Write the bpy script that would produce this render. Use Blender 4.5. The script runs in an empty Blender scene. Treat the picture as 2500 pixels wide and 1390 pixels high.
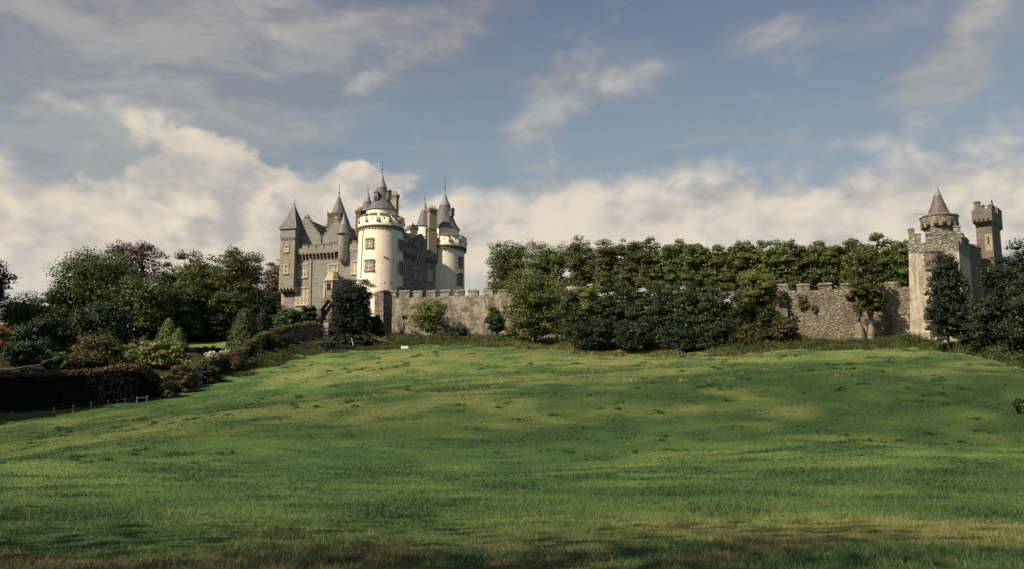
import bpy, math, random
import numpy as np
from mathutils import Vector

random.seed(7)
RNG = np.random.default_rng(7)
SC = bpy.context.scene
COL = SC.collection

# ------------------------------------------------------------------ camera
F = 2400.0                      # focal length in photograph pixels (2500 wide)
TH = math.atan(375 / 2400.0)    # upward pitch
EYE = 1.7
CT, ST = math.cos(TH), math.sin(TH)
cam_d = bpy.data.cameras.new('camera')
cam_d.sensor_width = 36.0
cam_d.lens = 36.0 * F / 2500.0
cam_d.clip_end = 20000
cam_d.clip_start = 0.1
cam = bpy.data.objects.new('camera', cam_d)
COL.objects.link(cam)
cam.location = (0, 0, EYE)
cam.rotation_euler = (math.pi / 2 + TH, 0, 0)
SC.camera = cam


def ray(px, py):
    u, v = (px - 1250) / F, (695 - py) / F
    return np.array([u, CT - v * ST, ST + v * CT])


def at(px, py, Y):
    d = ray(px, py)
    k = Y / d[1]
    return np.array([d[0] * k, Y, EYE + d[2] * k])


# ------------------------------------------------------------------ world, sun, exposure
SUN_H = (-0.80, -0.60)
SUN_EL = math.radians(40)
SUN_STRENGTH = 5.0
SKY_STRENGTH = 0.1
world = bpy.data.worlds.new('World')
SC.world = world
world.use_nodes = True
world.cycles.sampling_method = 'MANUAL'
world.cycles.sample_map_resolution = 512
SC.view_settings.view_transform = 'Standard'
SC.view_settings.look = 'None'
SC.view_settings.exposure = 0.50
SC.view_settings.gamma = 1.0
SC.view_settings.use_curve_mapping = False
SC.cycles.use_denoising = True
SC.cycles.max_bounces = 6
SC.cycles.transparent_max_bounces = 6
SC.cycles.diffuse_bounces = 3
SC.cycles.glossy_bounces = 2
SC.cycles.caustics_reflective = False
SC.cycles.caustics_refractive = False


class NT:
    """tiny node helper"""

    def __init__(s, tree):
        s.t = tree
        s.n = tree.nodes
        s.l = tree.links

    def node(s, typ, **kw):
        n = s.n.new(typ)
        for k, v in kw.items():
            setattr(n, k, v)
        return n

    def put(s, sock, v):
        if isinstance(v, bpy.types.NodeSocket):
            s.l.new(v, sock)
        elif v is not None:
            sock.default_value = v

    def math(s, op, a, b=None, c=None, clamp=False):
        n = s.node('ShaderNodeMath', operation=op, use_clamp=clamp)
        s.put(n.inputs[0], a)
        s.put(n.inputs[1], b)
        if c is not None:
            s.put(n.inputs[2], c)
        return n.outputs[0]

    def vec(s, op, a, b=None):
        n = s.node('ShaderNodeVectorMath', operation=op)
        s.put(n.inputs[0], a)
        if b is not None:
            s.put(n.inputs[1], b)
        return n.outputs[1] if op in ('DOT_PRODUCT', 'LENGTH') else n.outputs[0]

    def mix(s, f, a, b, blend='MIX'):
        n = s.node('ShaderNodeMix', data_type='RGBA', blend_type=blend)
        n.clamp_factor = True
        s.put(n.inputs[0], f)
        s.put(n.inputs[6], a if isinstance(a, bpy.types.NodeSocket) else (*a, 1))
        s.put(n.inputs[7], b if isinstance(b, bpy.types.NodeSocket) else (*b, 1))
        return n.outputs[2]

    def noise(s, vec, scale, detail=4, rough=0.55, dist=0.0):
        n = s.node('ShaderNodeTexNoise')
        s.put(n.inputs['Vector'], vec)
        n.inputs['Scale'].default_value = scale
        n.inputs['Detail'].default_value = detail
        n.inputs['Roughness'].default_value = rough
        n.inputs['Distortion'].default_value = dist
        return n.outputs[0], n.outputs[1]

    def ramp(s, v, lo, hi, a=0.0, b=1.0, smooth=True):
        n = s.node('ShaderNodeMapRange')
        n.interpolation_type = 'SMOOTHSTEP' if smooth else 'LINEAR'
        s.put(n.inputs[0], v)
        n.inputs[1].default_value = lo
        n.inputs[2].default_value = hi
        n.inputs[3].default_value = a
        n.inputs[4].default_value = b
        return n.outputs[0]


def build_world():
    w = NT(world.node_tree)
    w.n.clear()
    out = w.node('ShaderNodeOutputWorld')
    bg = w.node('ShaderNodeBackground')
    bg.inputs['Strength'].default_value = SKY_STRENGTH
    sky = w.node('ShaderNodeTexSky', sky_type='NISHITA')
    sky.sun_disc = False
    sky.sun_elevation = SUN_EL
    sky.sun_rotation = math.atan2(SUN_H[0], SUN_H[1])
    sky.air_density = 1.0
    sky.dust_density = 1.2
    sky.ozone_density = 1.6
    hs = w.node('ShaderNodeHueSaturation')
    hs.inputs['Saturation'].default_value = 0.78
    hs.inputs['Value'].default_value = 0.62
    w.l.new(sky.outputs[0], hs.inputs['Color'])
    tc = w.node('ShaderNodeTexCoord')
    d = w.vec('NORMALIZE', tc.outputs['Generated'])
    sep = w.node('ShaderNodeSeparateXYZ')
    w.l.new(d, sep.inputs[0])
    el = sep.outputs[2]
    # domain warp, flattened so that clouds lie in layers
    dl = w.vec('MULTIPLY', d, (1.0, 1.0, 1.9))
    _, wc = w.noise(dl, 5.0, 5, 0.55)
    warp = w.vec('MULTIPLY', w.vec('SUBTRACT', wc, (0.5, 0.5, 0.5)), (0.16, 0.16, 0.09))
    _, wc2 = w.noise(dl, 19.0, 4, 0.6)
    warp2 = w.vec('MULTIPLY', w.vec('SUBTRACT', wc2, (0.5, 0.5, 0.5)), (0.05, 0.05, 0.03))
    dw = w.vec('ADD', w.vec('ADD', d, warp), warp2)
    def field_of(blobs, dw):
        total = None
        for px, py, hw, hh, tilt, amt in blobs:
            d0 = ray(px, py)
            d0 = d0 / np.linalg.norm(d0)
            r = np.array([d0[1], -d0[0], 0.0])
            r /= np.linalg.norm(r)
            u = np.cross(r, d0)
            ca, sa = math.cos(math.radians(tilt)), math.sin(math.radians(tilt))
            r2, u2 = (r * ca + u * sa) / (hw / F), (u * ca - r * sa) / (hh / F)
            a = w.math('SUBTRACT', w.vec('DOT_PRODUCT', dw, tuple(r2)), float(d0 @ r2))
            b = w.math('SUBTRACT', w.vec('DOT_PRODUCT', dw, tuple(u2)), float(d0 @ u2))
            q = w.math('MULTIPLY_ADD', a, a, w.math('MULTIPLY', b, b))
            g = w.math('MULTIPLY', w.math('EXPONENT', w.math('MULTIPLY', q, -1.0)), amt)
            total = g if total is None else w.math('ADD', total, g)
        return total
    # thin high cloud: (px, py, half width, half height, tilt degrees, amount)
    veil = field_of([
        (60, 200, 420, 300, 8, 0.85), (370, 240, 260, 210, -20, 0.85), (700, 70, 480, 130, 6, 0.50), (700, 300, 120, 60, 0, 0.25),
        (900, 45, 190, 34, -5, 0.42), (1150, 50, 120, 26, 35, 0.60), (1170, 20, 200, 30, 0, 0.3),
        (2360, 60, 190, 44, 52, 0.85), (2400, 170, 110, 36, 45, 0.50), (1850, 345, 420, 16, 4, 0.35), (1600, 120, 700, 40, 3, 0.14), (2000, 230, 500, 40, 4, 0.16)], dw)
    puff = field_of([
        (1010, 142, 52, 26, 15, 0.80), (905, 188, 66, 25, 0, 0.85), (1540, 165, 120, 60, -5, 0.85), (1360, 178, 80, 40, 20, 0.70),
        (1390, 262, 95, 60, 30, 0.80), (1290, 285, 60, 40, -10, 0.60), (1900, 45, 100, 50, 10, 0.70)], dw)
    heap = field_of([
        (300, 600, 380, 170, 0, 0.95), (420, 470, 170, 90, 12, 0.85), (560, 425, 90, 70, 0, 0.70), (620, 590, 230, 150, -8, 0.75), (820, 470, 110, 75, 0, 0.80), (960, 560, 240, 110, 0, 0.7)], dw)
    bank = field_of([
        (100, 560, 420, 190, 0, 0.55), (1200, 585, 420, 120, 3, 0.85), (1650, 600, 420, 112, 0, 0.85), (2080, 592, 330, 118, 0, 0.85), (2460, 515, 230, 135, -10, 0.80), (1400, 680, 2600, 140, 0, 1.0)], dw)
    low = w.ramp(el, 0.30, 0.14)
    f1, _ = w.noise(w.vec('ADD', dl, warp), 3.2, 6, 0.5)
    streak = w.vec('MULTIPLY', w.vec('ADD', d, warp), (1.0, 1.0, 4.5))
    f5, _ = w.noise(streak, 5.0, 7, 0.6)
    # veil
    vd = w.math('ADD', veil, w.math('MULTIPLY', w.math('SUBTRACT', f1, 0.5), 0.85))
    vd = w.math('ADD', vd, w.math('MULTIPLY', w.math('SUBTRACT', f5, 0.5), 0.70))
    vmask = w.math('MULTIPLY', w.ramp(vd, -0.12, 0.85), 0.90)
    vcol = w.mix(w.ramp(f5, 0.38, 0.62), (1.75, 1.75, 2.1), (2.95, 2.8, 2.7))
    # billows
    def billow(v, scale):
        tot = None
        for k, amp in ((1.0, 0.55), (2.3, 0.28), (5.1, 0.17)):
            n, _ = w.noise(w.vec('ADD', v, (3.1 * k, 1.7 * k, 0.0)), scale * k, 1, 0.5)
            r = w.math('MULTIPLY', w.math('ABSOLUTE', w.math('SUBTRACT', n, 0.5)), 4.0 * amp)
            tot = r if tot is None else w.math('ADD', tot, r)
        return tot
    base = w.vec('ADD', w.vec('MULTIPLY', d, (1.0, 1.0, 1.35)), w.vec('MULTIPLY', warp, (0.6, 0.6, 0.6)))
    up = (-0.018, -0.004, 0.030)
    b1, b2 = billow(base, 9.0), billow(w.vec('ADD', base, up), 9.0)
    f2, _ = w.noise(w.vec('ADD', dl, warp), 8.0, 8, 0.52, 0.2)
    f3, _ = w.noise(w.vec('ADD', w.vec('ADD', dl, warp), (-0.022, 0.0, 0.040)), 8.0, 8, 0.52, 0.2)
    relief = w.math('ADD', w.math('MULTIPLY', w.math('SUBTRACT', b1, b2), 1.0), w.math('MULTIPLY', w.math('SUBTRACT', f2, f3), 1.6))
    pd = w.math('ADD', puff, w.math('MULTIPLY', w.math('SUBTRACT', f2, 0.5), 1.1))
    pmask = w.math('MULTIPLY', w.ramp(pd, 0.05, 1.0), 0.80)
    # cumulus on the left with a firm edge
    cd = w.math('ADD', heap, w.math('ADD', w.math('MULTIPLY', w.math('SUBTRACT', b1, 0.45), 0.9), w.math('MULTIPLY', w.math('SUBTRACT', f2, 0.5), 0.5)))
    cmask = w.math('MULTIPLY', w.ramp(cd, 0.24, 0.66), 0.93)
    # softer bank along the horizon
    bank_d = w.math('ADD', bank, w.math('ADD', w.math('MULTIPLY', w.math('SUBTRACT', b1, 0.45), 0.55), w.math('MULTIPLY', w.math('SUBTRACT', f2, 0.5), 0.9)))
    bmask = w.math('MULTIPLY', w.ramp(bank_d, -0.02, 0.85), 0.95)
    lit = w.math('ADD', relief, w.math('MULTIPLY', w.math('SUBTRACT', f1, 0.5), 0.9))
    lit = w.math('ADD', lit, w.math('MULTIPLY', w.ramp(cd, 1.0, 0.4), 0.18))
    lit = w.ramp(lit, -0.50, 0.55)
    ccol = w.mix(lit, (3.3, 3.1, 2.95), (5.7, 5.05, 4.1))
    bcol = w.mix(lit, (3.2, 3.05, 2.95), (5.5, 4.9, 4.1))
    pcol = w.mix(w.ramp(relief, -0.4, 0.5), (2.2, 2.25, 2.4), (3.8, 3.65, 3.4))
    col = w.mix(vmask, hs.outputs[0], vcol)
    col = w.mix(w.ramp(el, 0.42, 0.24, 0.0, 0.45), col, (2.15, 2.8, 3.0))
    col = w.mix(pmask, col, pcol)
    col = w.mix(bmask, col, bcol)
    col = w.mix(cmask, col, ccol)
    w.l.new(col, bg.inputs['Color'])
    w.l.new(bg.outputs[0], out.inputs[0])


build_world()

sun_d = bpy.data.lights.new('sun', 'SUN')
sun_d.energy = SUN_STRENGTH
sun_d.angle = math.radians(0.5)
sun_d.color = (1.0, 0.85, 0.63)
sun = bpy.data.objects.new('sun', sun_d)
COL.objects.link(sun)
_h = math.hypot(*SUN_H)
SUN_DIR = Vector((SUN_H[0] / _h * math.cos(SUN_EL), SUN_H[1] / _h * math.cos(SUN_EL), math.sin(SUN_EL)))
sun.rotation_euler = (-SUN_DIR).to_track_quat('-Z', 'Y').to_euler()
sun.location = (-60, -80, 90)


# ------------------------------------------------------------------ materials
def new_mat(name):
    m = bpy.data.materials.new(name)
    m.use_nodes = True
    t = NT(m.node_tree)
    t.n.clear()
    out = t.node('ShaderNodeOutputMaterial')
    p = t.node('ShaderNodeBsdfPrincipled')
    t.l.new(p.outputs[0], out.inputs[0])
    return m, t, p, out


def bump(t, p, h, dist=0.05, strength=0.6):
    b = t.node('ShaderNodeBump')
    b.inputs['Distance'].default_value = dist
    b.inputs['Strength'].default_value = strength
    t.l.new(h, b.inputs['Height'])
    t.l.new(b.outputs[0], p.inputs['Normal'])


def masonry(name, c1, c2, mortar, bw=0.62, bh=0.24, stain=(0.10, 0.10, 0.10), stain_amt=0.5, lichen=None, warp=0.10):
    m, t, p, _ = new_mat(name)
    uv = t.node('ShaderNodeUVMap').outputs[0]
    _, nc = t.noise(uv, 1.6, 3, 0.6)
    v = t.vec('ADD', uv, t.vec('MULTIPLY', t.vec('SUBTRACT', nc, (0.5, 0.5, 0.5)), (warp * 2, warp, 0)))
    br = t.node('ShaderNodeTexBrick')
    t.l.new(v, br.inputs['Vector'])
    br.inputs['Scale'].default_value = 1.0
    br.inputs['Brick Width'].default_value = bw
    br.inputs['Row Height'].default_value = bh
    br.inputs['Mortar Size'].default_value = 0.025
    br.inputs['Mortar Smooth'].default_value = 0.3
    br.inputs['Bias'].default_value = -0.1
    br.inputs['Color1'].default_value = (*c1, 1)
    br.inputs['Color2'].default_value = (*c2, 1)
    br.inputs['Mortar'].default_value = (*mortar, 1)
    f, _ = t.noise(uv, 0.45, 6, 0.65)
    g, _ = t.noise(uv, 3.0, 4, 0.7)
    c = t.mix(t.math('MULTIPLY', t.ramp(f, 0.42, 0.68), stain_amt), br.outputs[0], stain)
    c = t.mix(t.ramp(g, 0.35, 0.75, 0.0, 0.55), c, tuple(min(1, x * 1.5) for x in c2))
    if lichen:
        k, _ = t.noise(uv, 0.8, 5, 0.7)
        c = t.mix(t.ramp(k, 0.55, 0.75, 0, 0.7), c, lichen)
    t.l.new(c, p.inputs['Base Color'])
    p.inputs['Roughness'].default_value = 0.92
    h = t.math('ADD', t.math('MULTIPLY', br.outputs[1], -1.0), t.math('MULTIPLY', g, 0.9))
    bump(t, p, h, 0.10, 0.9)
    return m


def rubble(name, c1, c2, dark, sx=1.6, sy=4.0, lichen=None, streak=None):
    m, t, p, _ = new_mat(name)
    uv = t.node('ShaderNodeUVMap').outputs[0]
    v = t.vec('MULTIPLY', uv, (sx, sy, 1))
    _, nc = t.noise(v, 0.9, 3, 0.6)
    v = t.vec('ADD', v, t.vec('MULTIPLY', t.vec('SUBTRACT', nc, (0.5, 0.5, 0.5)), (0.9, 0.9, 0)))
    vo = t.node('ShaderNodeTexVoronoi', feature='F1')
    t.l.new(v, vo.inputs['Vector'])
    vo.inputs['Scale'].default_value = 1.0
    ve = t.node('ShaderNodeTexVoronoi', feature='DISTANCE_TO_EDGE')
    t.l.new(v, ve.inputs['Vector'])
    ve.inputs['Scale'].default_value = 1.0
    sp = t.node('ShaderNodeSeparateColor')
    t.l.new(vo.outputs['Color'], sp.inputs[0])
    c = t.mix(sp.outputs[0], c1, c2)
    edge = t.ramp(ve.outputs['Distance'], 0.0, 0.14)
    c = t.mix(edge, dark, c)
    f, _ = t.noise(uv, 0.35, 6, 0.68)
    c = t.mix(t.ramp(f, 0.47, 0.60, 0, 0.65), c, tuple(x * 0.45 for x in c1))
    if streak:
        s2 = t.vec('MULTIPLY', uv, (1.0, 0.10, 1))
        k, _ = t.noise(s2, 1.1, 5, 0.7)
        c = t.mix(t.ramp(k, 0.5, 0.72, 0, 0.7), c, streak)
    if lichen:
        k, _ = t.noise(uv, 0.7, 5, 0.7)
        c = t.mix(t.ramp(k, 0.52, 0.62, 0, 0.75), c, lichen)
    t.l.new(c, p.inputs['Base Color'])
    p.inputs['Roughness'].default_value = 0.95
    g, _ = t.noise(uv, 4, 4, 0.7)
    bump(t, p, t.math('ADD', edge, t.math('MULTIPLY', g, 0.8)), 0.10, 1.0)
    return m


def render_coat(name, base, dirt, amt=0.5, lichen=None):
    m, t, p, _ = new_mat(name)
    uv = t.node('ShaderNodeUVMap').outputs[0]
    s2 = t.vec('MULTIPLY', uv, (1.0, 0.12, 1))
    k, _ = t.noise(s2, 1.5, 7, 0.75)
    f, _ = t.noise(uv, 0.7, 8, 0.75)
    g, _ = t.noise(uv, 3.5, 5, 0.7)
    c = t.mix(t.math('MULTIPLY', t.ramp(k, 0.47, 0.62), amt), base, dirt)
    c = t.mix(t.math('MULTIPLY', t.ramp(f, 0.47, 0.61), amt * 0.8), c, dirt)
    c = t.mix(t.ramp(g, 0.48, 0.62, 0, 0.45 * amt), c, tuple(x * 0.5 for x in dirt))
    if lichen:
        k2, _ = t.noise(uv, 0.55, 6, 0.75)
        c = t.mix(t.ramp(k2, 0.485, 0.56, 0, 0.8), c, lichen)
    t.l.new(c, p.inputs['Base Color'])
    p.inputs['Roughness'].default_value = 0.9
    bump(t, p, t.math('ADD', f, g), 0.04, 0.5)
    return m


def plain(name, c, c2=None, rough=0.8, scale=2.0, metal=0.0, bumpd=0.02):
    m, t, p, _ = new_mat(name)
    ob = t.node('ShaderNodeTexCoord').outputs['Object']
    f, _ = t.noise(ob, scale, 5, 0.65)
    t.l.new(t.mix(t.ramp(f, 0.35, 0.7), c, c2 or tuple(x * 0.65 for x in c)), p.inputs['Base Color'])
    p.inputs['Roughness'].default_value = rough
    p.inputs['Metallic'].default_value = metal
    bump(t, p, f, bumpd, 0.5)
    return m


def slate(name, c1, c2, rough=0.6):
    m, t, p, _ = new_mat(name)
    uv = t.node('ShaderNodeUVMap').outputs[0]
    br = t.node('ShaderNodeTexBrick')
    t.l.new(uv, br.inputs['Vector'])
    br.inputs['Scale'].default_value = 1.0
    br.inputs['Brick Width'].default_value = 0.34
    br.inputs['Row Height'].default_value = 0.26
    br.inputs['Mortar Size'].default_value = 0.02
    br.inputs['Color1'].default_value = (*c1, 1)
    br.inputs['Color2'].default_value = (*c2, 1)
    br.inputs['Mortar'].default_value = (*[x * 0.4 for x in c1], 1)
    f, _ = t.noise(uv, 1.2, 6, 0.7)
    c = t.mix(t.ramp(f, 0.5, 0.72, 0, 0.6), br.outputs[0], tuple(x * 1.7 for x in c2))
    t.l.new(c, p.inputs['Base Color'])
    p.inputs['Roughness'].default_value = rough
    bump(t, p, t.math('ADD', t.math('MULTIPLY', br.outputs[1], -1), f), 0.05, 0.7)
    return m


def leaf(name, c1, c2, c3=None, trans=0.22, rough=0.55, spec=0.25):
    m, t, p, out = new_mat(name)
    geo = t.node('ShaderNodeNewGeometry')
    isl = geo.outputs['Random Per Island']
    ob = t.node('ShaderNodeTexCoord').outputs['Object']
    oi = t.node('ShaderNodeObjectInfo').outputs['Random']
    f, _ = t.noise(ob, 0.55, 3, 0.6)
    c = t.mix(t.ramp(isl, 0, 1, .2, .8, False), c1, c2)
    c = t.mix(t.ramp(f, 0.42, 0.68, 0, 0.75), c, c3 or tuple(x * 1.35 for x in c2))
    hs = t.node('ShaderNodeHueSaturation')
    t.l.new(t.math('MULTIPLY_ADD', oi, 0.35, 0.82), hs.inputs['Value'])
    t.l.new(t.math('MULTIPLY_ADD', oi, 0.03, 0.485), hs.inputs['Hue'])
    t.l.new(c, hs.inputs['Color'])
    t.l.new(hs.outputs[0], p.inputs['Base Color'])
    p.inputs['Roughness'].default_value = rough
    p.inputs['Specular IOR Level'].default_value = spec
    tr = t.node('ShaderNodeBsdfTranslucent')
    t.l.new(hs.outputs[0], tr.inputs['Color'])
    mx = t.node('ShaderNodeMixShader')
    mx.inputs[0].default_value = trans
    t.l.new(p.outputs[0], mx.inputs[1])
    t.l.new(tr.outputs[0], mx.inputs[2])
    t.l.new(mx.outputs[0], out.inputs[0])
    return m


def attr_leaf(name, trans=0.25):
    m, t, p, out = new_mat(name)
    a = t.node('ShaderNodeAttribute', attribute_name='Col').outputs['Color']
    t.l.new(a, p.inputs['Base Color'])
    p.inputs['Roughness'].default_value = 0.6
    p.inputs['Specular IOR Level'].default_value = 0.2
    tr = t.node('ShaderNodeBsdfTranslucent')
    t.l.new(a, tr.inputs['Color'])
    mx = t.node('ShaderNodeMixShader')
    mx.inputs[0].default_value = trans
    t.l.new(p.outputs[0], mx.inputs[1])
    t.l.new(tr.outputs[0], mx.inputs[2])
    t.l.new(mx.outputs[0], out.inputs[0])
    return m


def ground_mat():
    m, t, p, out = new_mat('field_turf')
    a = t.node('ShaderNodeAttribute', attribute_name='Col').outputs['Color']
    ob = t.node('ShaderNodeTexCoord').outputs['Object']
    st = t.vec('MULTIPLY', ob, (0.35, 1.0, 1.0))
    f, _ = t.noise(st, 1.4, 6, 0.7)
    g, _ = t.noise(st, 9.0, 4, 0.7)
    c = t.mix(t.ramp(f, 0.4, 0.7, 0, 0.5), a, (0.040, 0.078, 0.022))
    c = t.mix(t.ramp(g, 0.5, 0.8, 0, 0.45), c, (0.10, 0.135, 0.040))
    t.l.new(c, p.inputs['Base Color'])
    p.inputs['Roughness'].default_value = 0.95
    p.inputs['Specular IOR Level'].default_value = 0.1
    bump(t, p, t.math('ADD', f, t.math('MULTIPLY', g, 0.5)), 0.25, 1.0)
    return m


M = {}
M['stone'] = masonry('grey_ashlar', (0.185, 0.18, 0.176), (0.295, 0.28, 0.255), (0.09, 0.087, 0.084), bw=0.75, bh=0.28, stain=(0.12, 0.112, 0.105), stain_amt=0.6)
M['stone_dark'] = masonry('dark_rubble_stone', (0.15, 0.14, 0.14), (0.30, 0.275, 0.25), (0.045, 0.043, 0.043), bw=0.95, bh=0.34, stain=(0.08, 0.08, 0.09), stain_amt=0.5)
M['brown_stone'] = masonry('brown_tower_stone', (0.095, 0.08, 0.07), (0.17, 0.14, 0.115), (0.17, 0.145, 0.12), bw=0.75, bh=0.28, stain=(0.06, 0.052, 0.05), stain_amt=0.6)
M['gate_stone'] = rubble('gatehouse_rubble', (0.22, 0.195, 0.16), (0.36, 0.32, 0.26), (0.09, 0.08, 0.07), 1.5, 3.6, lichen=(0.42, 0.39, 0.33))
M['curtain'] = render_coat('weathered_wall_render', (0.315, 0.272, 0.22), (0.125, 0.11, 0.092), 1.0, lichen=(0.075, 0.066, 0.052))
M['curtain_rubble'] = rubble('curtain_rubble', (0.185, 0.155, 0.122), (0.32, 0.272, 0.21), (0.085, 0.073, 0.06), 1.5, 4.2, lichen=(0.17, 0.15, 0.08), streak=(0.12, 0.10, 0.085))
M['cap'] = rubble('mossy_coping', (0.17, 0.15, 0.12), (0.29, 0.255, 0.195), (0.08, 0.07, 0.06), 1.3, 3.0, lichen=(0.33, 0.30, 0.23))
M['garden_stone'] = rubble('garden_rubble', (0.19, 0.145, 0.12), (0.34, 0.27, 0.22), (0.045, 0.038, 0.033), 1.8, 3.2, lichen=(0.10, 0.085, 0.05))
M['white'] = render_coat('cream_render', (0.83, 0.75, 0.62), (0.60, 0.525, 0.415), 0.50)
M['gate_render'] = render_coat('old_gate_render', (0.48, 0.42, 0.325), (0.22, 0.19, 0.15), 0.9)
M['sand'] = plain('sandstone', (0.42, 0.345, 0.24), (0.33, 0.26, 0.18), 0.85, 1.5)
M['brown_surround'] = plain('brown_window_stone', (0.24, 0.19, 0.14), (0.17, 0.135, 0.10), 0.85, 1.5)
M['merlon_cap'] = plain('merlon_cap_stone', (0.155, 0.13, 0.095), (0.10, 0.088, 0.066), 0.9, 1.2)
M['slate'] = slate('purple_slate', (0.092, 0.085, 0.095), (0.155, 0.142, 0.15))
M['slate_grey'] = slate('grey_slate', (0.12, 0.12, 0.125), (0.18, 0.175, 0.175))
M['slate_brown'] = slate('brown_slate', (0.10, 0.078, 0.072), (0.155, 0.12, 0.108))
M['lead'] = plain('lead', (0.22, 0.23, 0.255), (0.165, 0.17, 0.19), 0.65, 1.0)
M['iron'] = plain('iron', (0.04, 0.04, 0.045), None, 0.5, 3.0)
M['brick'] = masonry('chimney_brick', (0.165, 0.10, 0.075), (0.23, 0.15, 0.11), (0.12, 0.09, 0.075), bw=0.3, bh=0.1, stain=(0.07, 0.055, 0.05))
M['chimney_stone'] = masonry('chimney_stone', (0.26, 0.21, 0.15), (0.34, 0.28, 0.21), (0.16, 0.13, 0.10), bw=0.9, bh=0.42, stain=(0.14, 0.11, 0.085))
M['pot'] = plain('clay_pot', (0.42, 0.27, 0.19), (0.32, 0.2, 0.14), 0.8, 3)
M['pot_buff'] = plain('buff_pot', (0.44, 0.36, 0.25), (0.34, 0.27, 0.19), 0.8, 3)
M['frame'] = plain('cream_paint', (0.66, 0.60, 0.50), (0.56, 0.50, 0.42), 0.5, 3)
M['frame_brown'] = plain('brown_paint', (0.20, 0.145, 0.11), (0.15, 0.11, 0.085), 0.6, 3)
M['pipe'] = plain('painted_pipe', (0.46, 0.41, 0.35), (0.36, 0.31, 0.27), 0.6, 3)
M['hole'] = plain('dark_opening', (0.016, 0.015, 0.016), None, 0.9, 1)
M['wood'] = plain('grey_wood', (0.13, 0.115, 0.10), (0.085, 0.075, 0.062), 0.9, 4)
M['bark'] = plain('bark', (0.075, 0.058, 0.042), (0.04, 0.032, 0.025), 0.95, 3, bumpd=0.08)
M['bark_pale'] = plain('pale_bark', (0.23, 0.185, 0.135), (0.11, 0.085, 0.065), 0.9, 1.6, bumpd=0.08)
M['pale_block'] = plain('pale_block', (0.72, 0.66, 0.54), (0.6, 0.54, 0.43), 0.8, 2)
mg, tg, pg, _ = new_mat('window_glass')
_f, _ = tg.noise(tg.node('ShaderNodeTexCoord').outputs['Object'], 0.9, 3, 0.6)
tg.l.new(tg.mix(tg.ramp(_f, 0.45, 0.6), (0.03, 0.03, 0.035), (0.20, 0.175, 0.15)), pg.inputs['Base Color'])
pg.inputs['Roughness'].default_value = 0.12
pg.inputs['Specular IOR Level'].default_value = 0.6
M['glass'] = mg
mg, tg, pg, _ = new_mat('curtained_glass')
_f, _ = tg.noise(tg.vec('MULTIPLY', tg.node('ShaderNodeTexCoord').outputs['Object'], (4, 4, 0.3)), 1.2, 3, 0.6)
tg.l.new(tg.mix(tg.ramp(_f, 0.4, 0.62), (0.22, 0.19, 0.15), (0.45, 0.39, 0.31)), pg.inputs['Base Color'])
pg.inputs['Roughness'].default_value = 0.25
M['curtain_glass'] = mg
# foliage
M['lf_green'] = leaf('leaf_green', (0.031, 0.059, 0.019), (0.075, 0.110, 0.033), (0.121, 0.150, 0.043))
M['lf_row'] = leaf('leaf_avenue', (0.051, 0.075, 0.027), (0.115, 0.138, 0.044), (0.142, 0.1505, 0.0491))
M['lf_olive'] = leaf('leaf_olive', (0.046, 0.054, 0.019), (0.099, 0.102, 0.034), (0.145, 0.133, 0.041))
M['lf_dark'] = leaf('leaf_dark', (0.011, 0.022, 0.015), (0.028, 0.043, 0.021), (0.050, 0.064, 0.025), trans=0.12)
M['lf_yew'] = leaf('leaf_yew', (0.007, 0.014, 0.014), (0.017, 0.028, 0.020), (0.025, 0.037, 0.023), trans=0.06)
M['lf_copper'] = leaf('leaf_copper', (0.045, 0.019, 0.019), (0.090, 0.039, 0.033), (0.112, 0.063, 0.039), trans=0.15)
M['lf_brown'] = leaf('leaf_brown', (0.050, 0.043, 0.019), (0.088, 0.068, 0.030), (0.100, 0.080, 0.030), trans=0.15)
M['lf_russet'] = leaf('leaf_russet', (0.063, 0.045, 0.021), (0.119, 0.078, 0.036), (0.147, 0.092, 0.036), trans=0.15)
M['lf_bright'] = leaf('leaf_bright', (0.106, 0.131, 0.037), (0.213, 0.225, 0.077), (0.263, 0.269, 0.094))
M['lf_cypress'] = leaf('leaf_cypress', (0.058, 0.094, 0.031), (0.111, 0.153, 0.052), (0.137, 0.176, 0.058), trans=0.1)
M['lf_cypress2'] = leaf('leaf_cypress_dark', (0.024, 0.046, 0.019), (0.054, 0.084, 0.029), (0.072, 0.096, 0.031), trans=0.1)
M['lf_willow'] = leaf('leaf_willow', (0.098, 0.109, 0.036), (0.178, 0.191, 0.065), (0.229, 0.238, 0.081))
M['lf_thicket'] = leaf('leaf_thicket', (0.022, 0.039, 0.017), (0.057, 0.071, 0.026), (0.090, 0.095, 0.032), trans=0.15)
M['lf_gold'] = leaf('leaf_gold', (0.154, 0.098, 0.014), (0.252, 0.154, 0.021), (0.294, 0.189, 0.028))
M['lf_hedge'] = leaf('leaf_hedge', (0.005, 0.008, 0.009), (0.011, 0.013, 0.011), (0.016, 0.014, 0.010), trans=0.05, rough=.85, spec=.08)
M['lf_hedge_top'] = leaf('leaf_hedge_top', (0.064, 0.042, 0.022), (0.115, 0.067, 0.032), (0.128, 0.099, 0.035), trans=0.1)  # russet hedge top, lightened in colour for light falling on it
M['lf_flower'] = leaf('flower_white', (0.48, 0.45, 0.34), (0.66, 0.62, 0.50), (0.34, 0.34, 0.18), trans=0.15)
M['lf_ivy'] = leaf('leaf_ivy', (0.043, 0.050, 0.018), (0.105, 0.105, 0.035), (0.154, 0.140, 0.049))
M['grass'] = attr_leaf('grass_blades')
M['ground'] = ground_mat()


# ------------------------------------------------------------------ mesh helpers
BASE = {}


def mark(o, label=None, cat=None, group=None, kind=None):
    if label:
        o['label'] = label
    if cat:
        o['category'] = cat
    if group:
        o['group'] = group
    if kind:
        o['kind'] = kind
    return o


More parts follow.
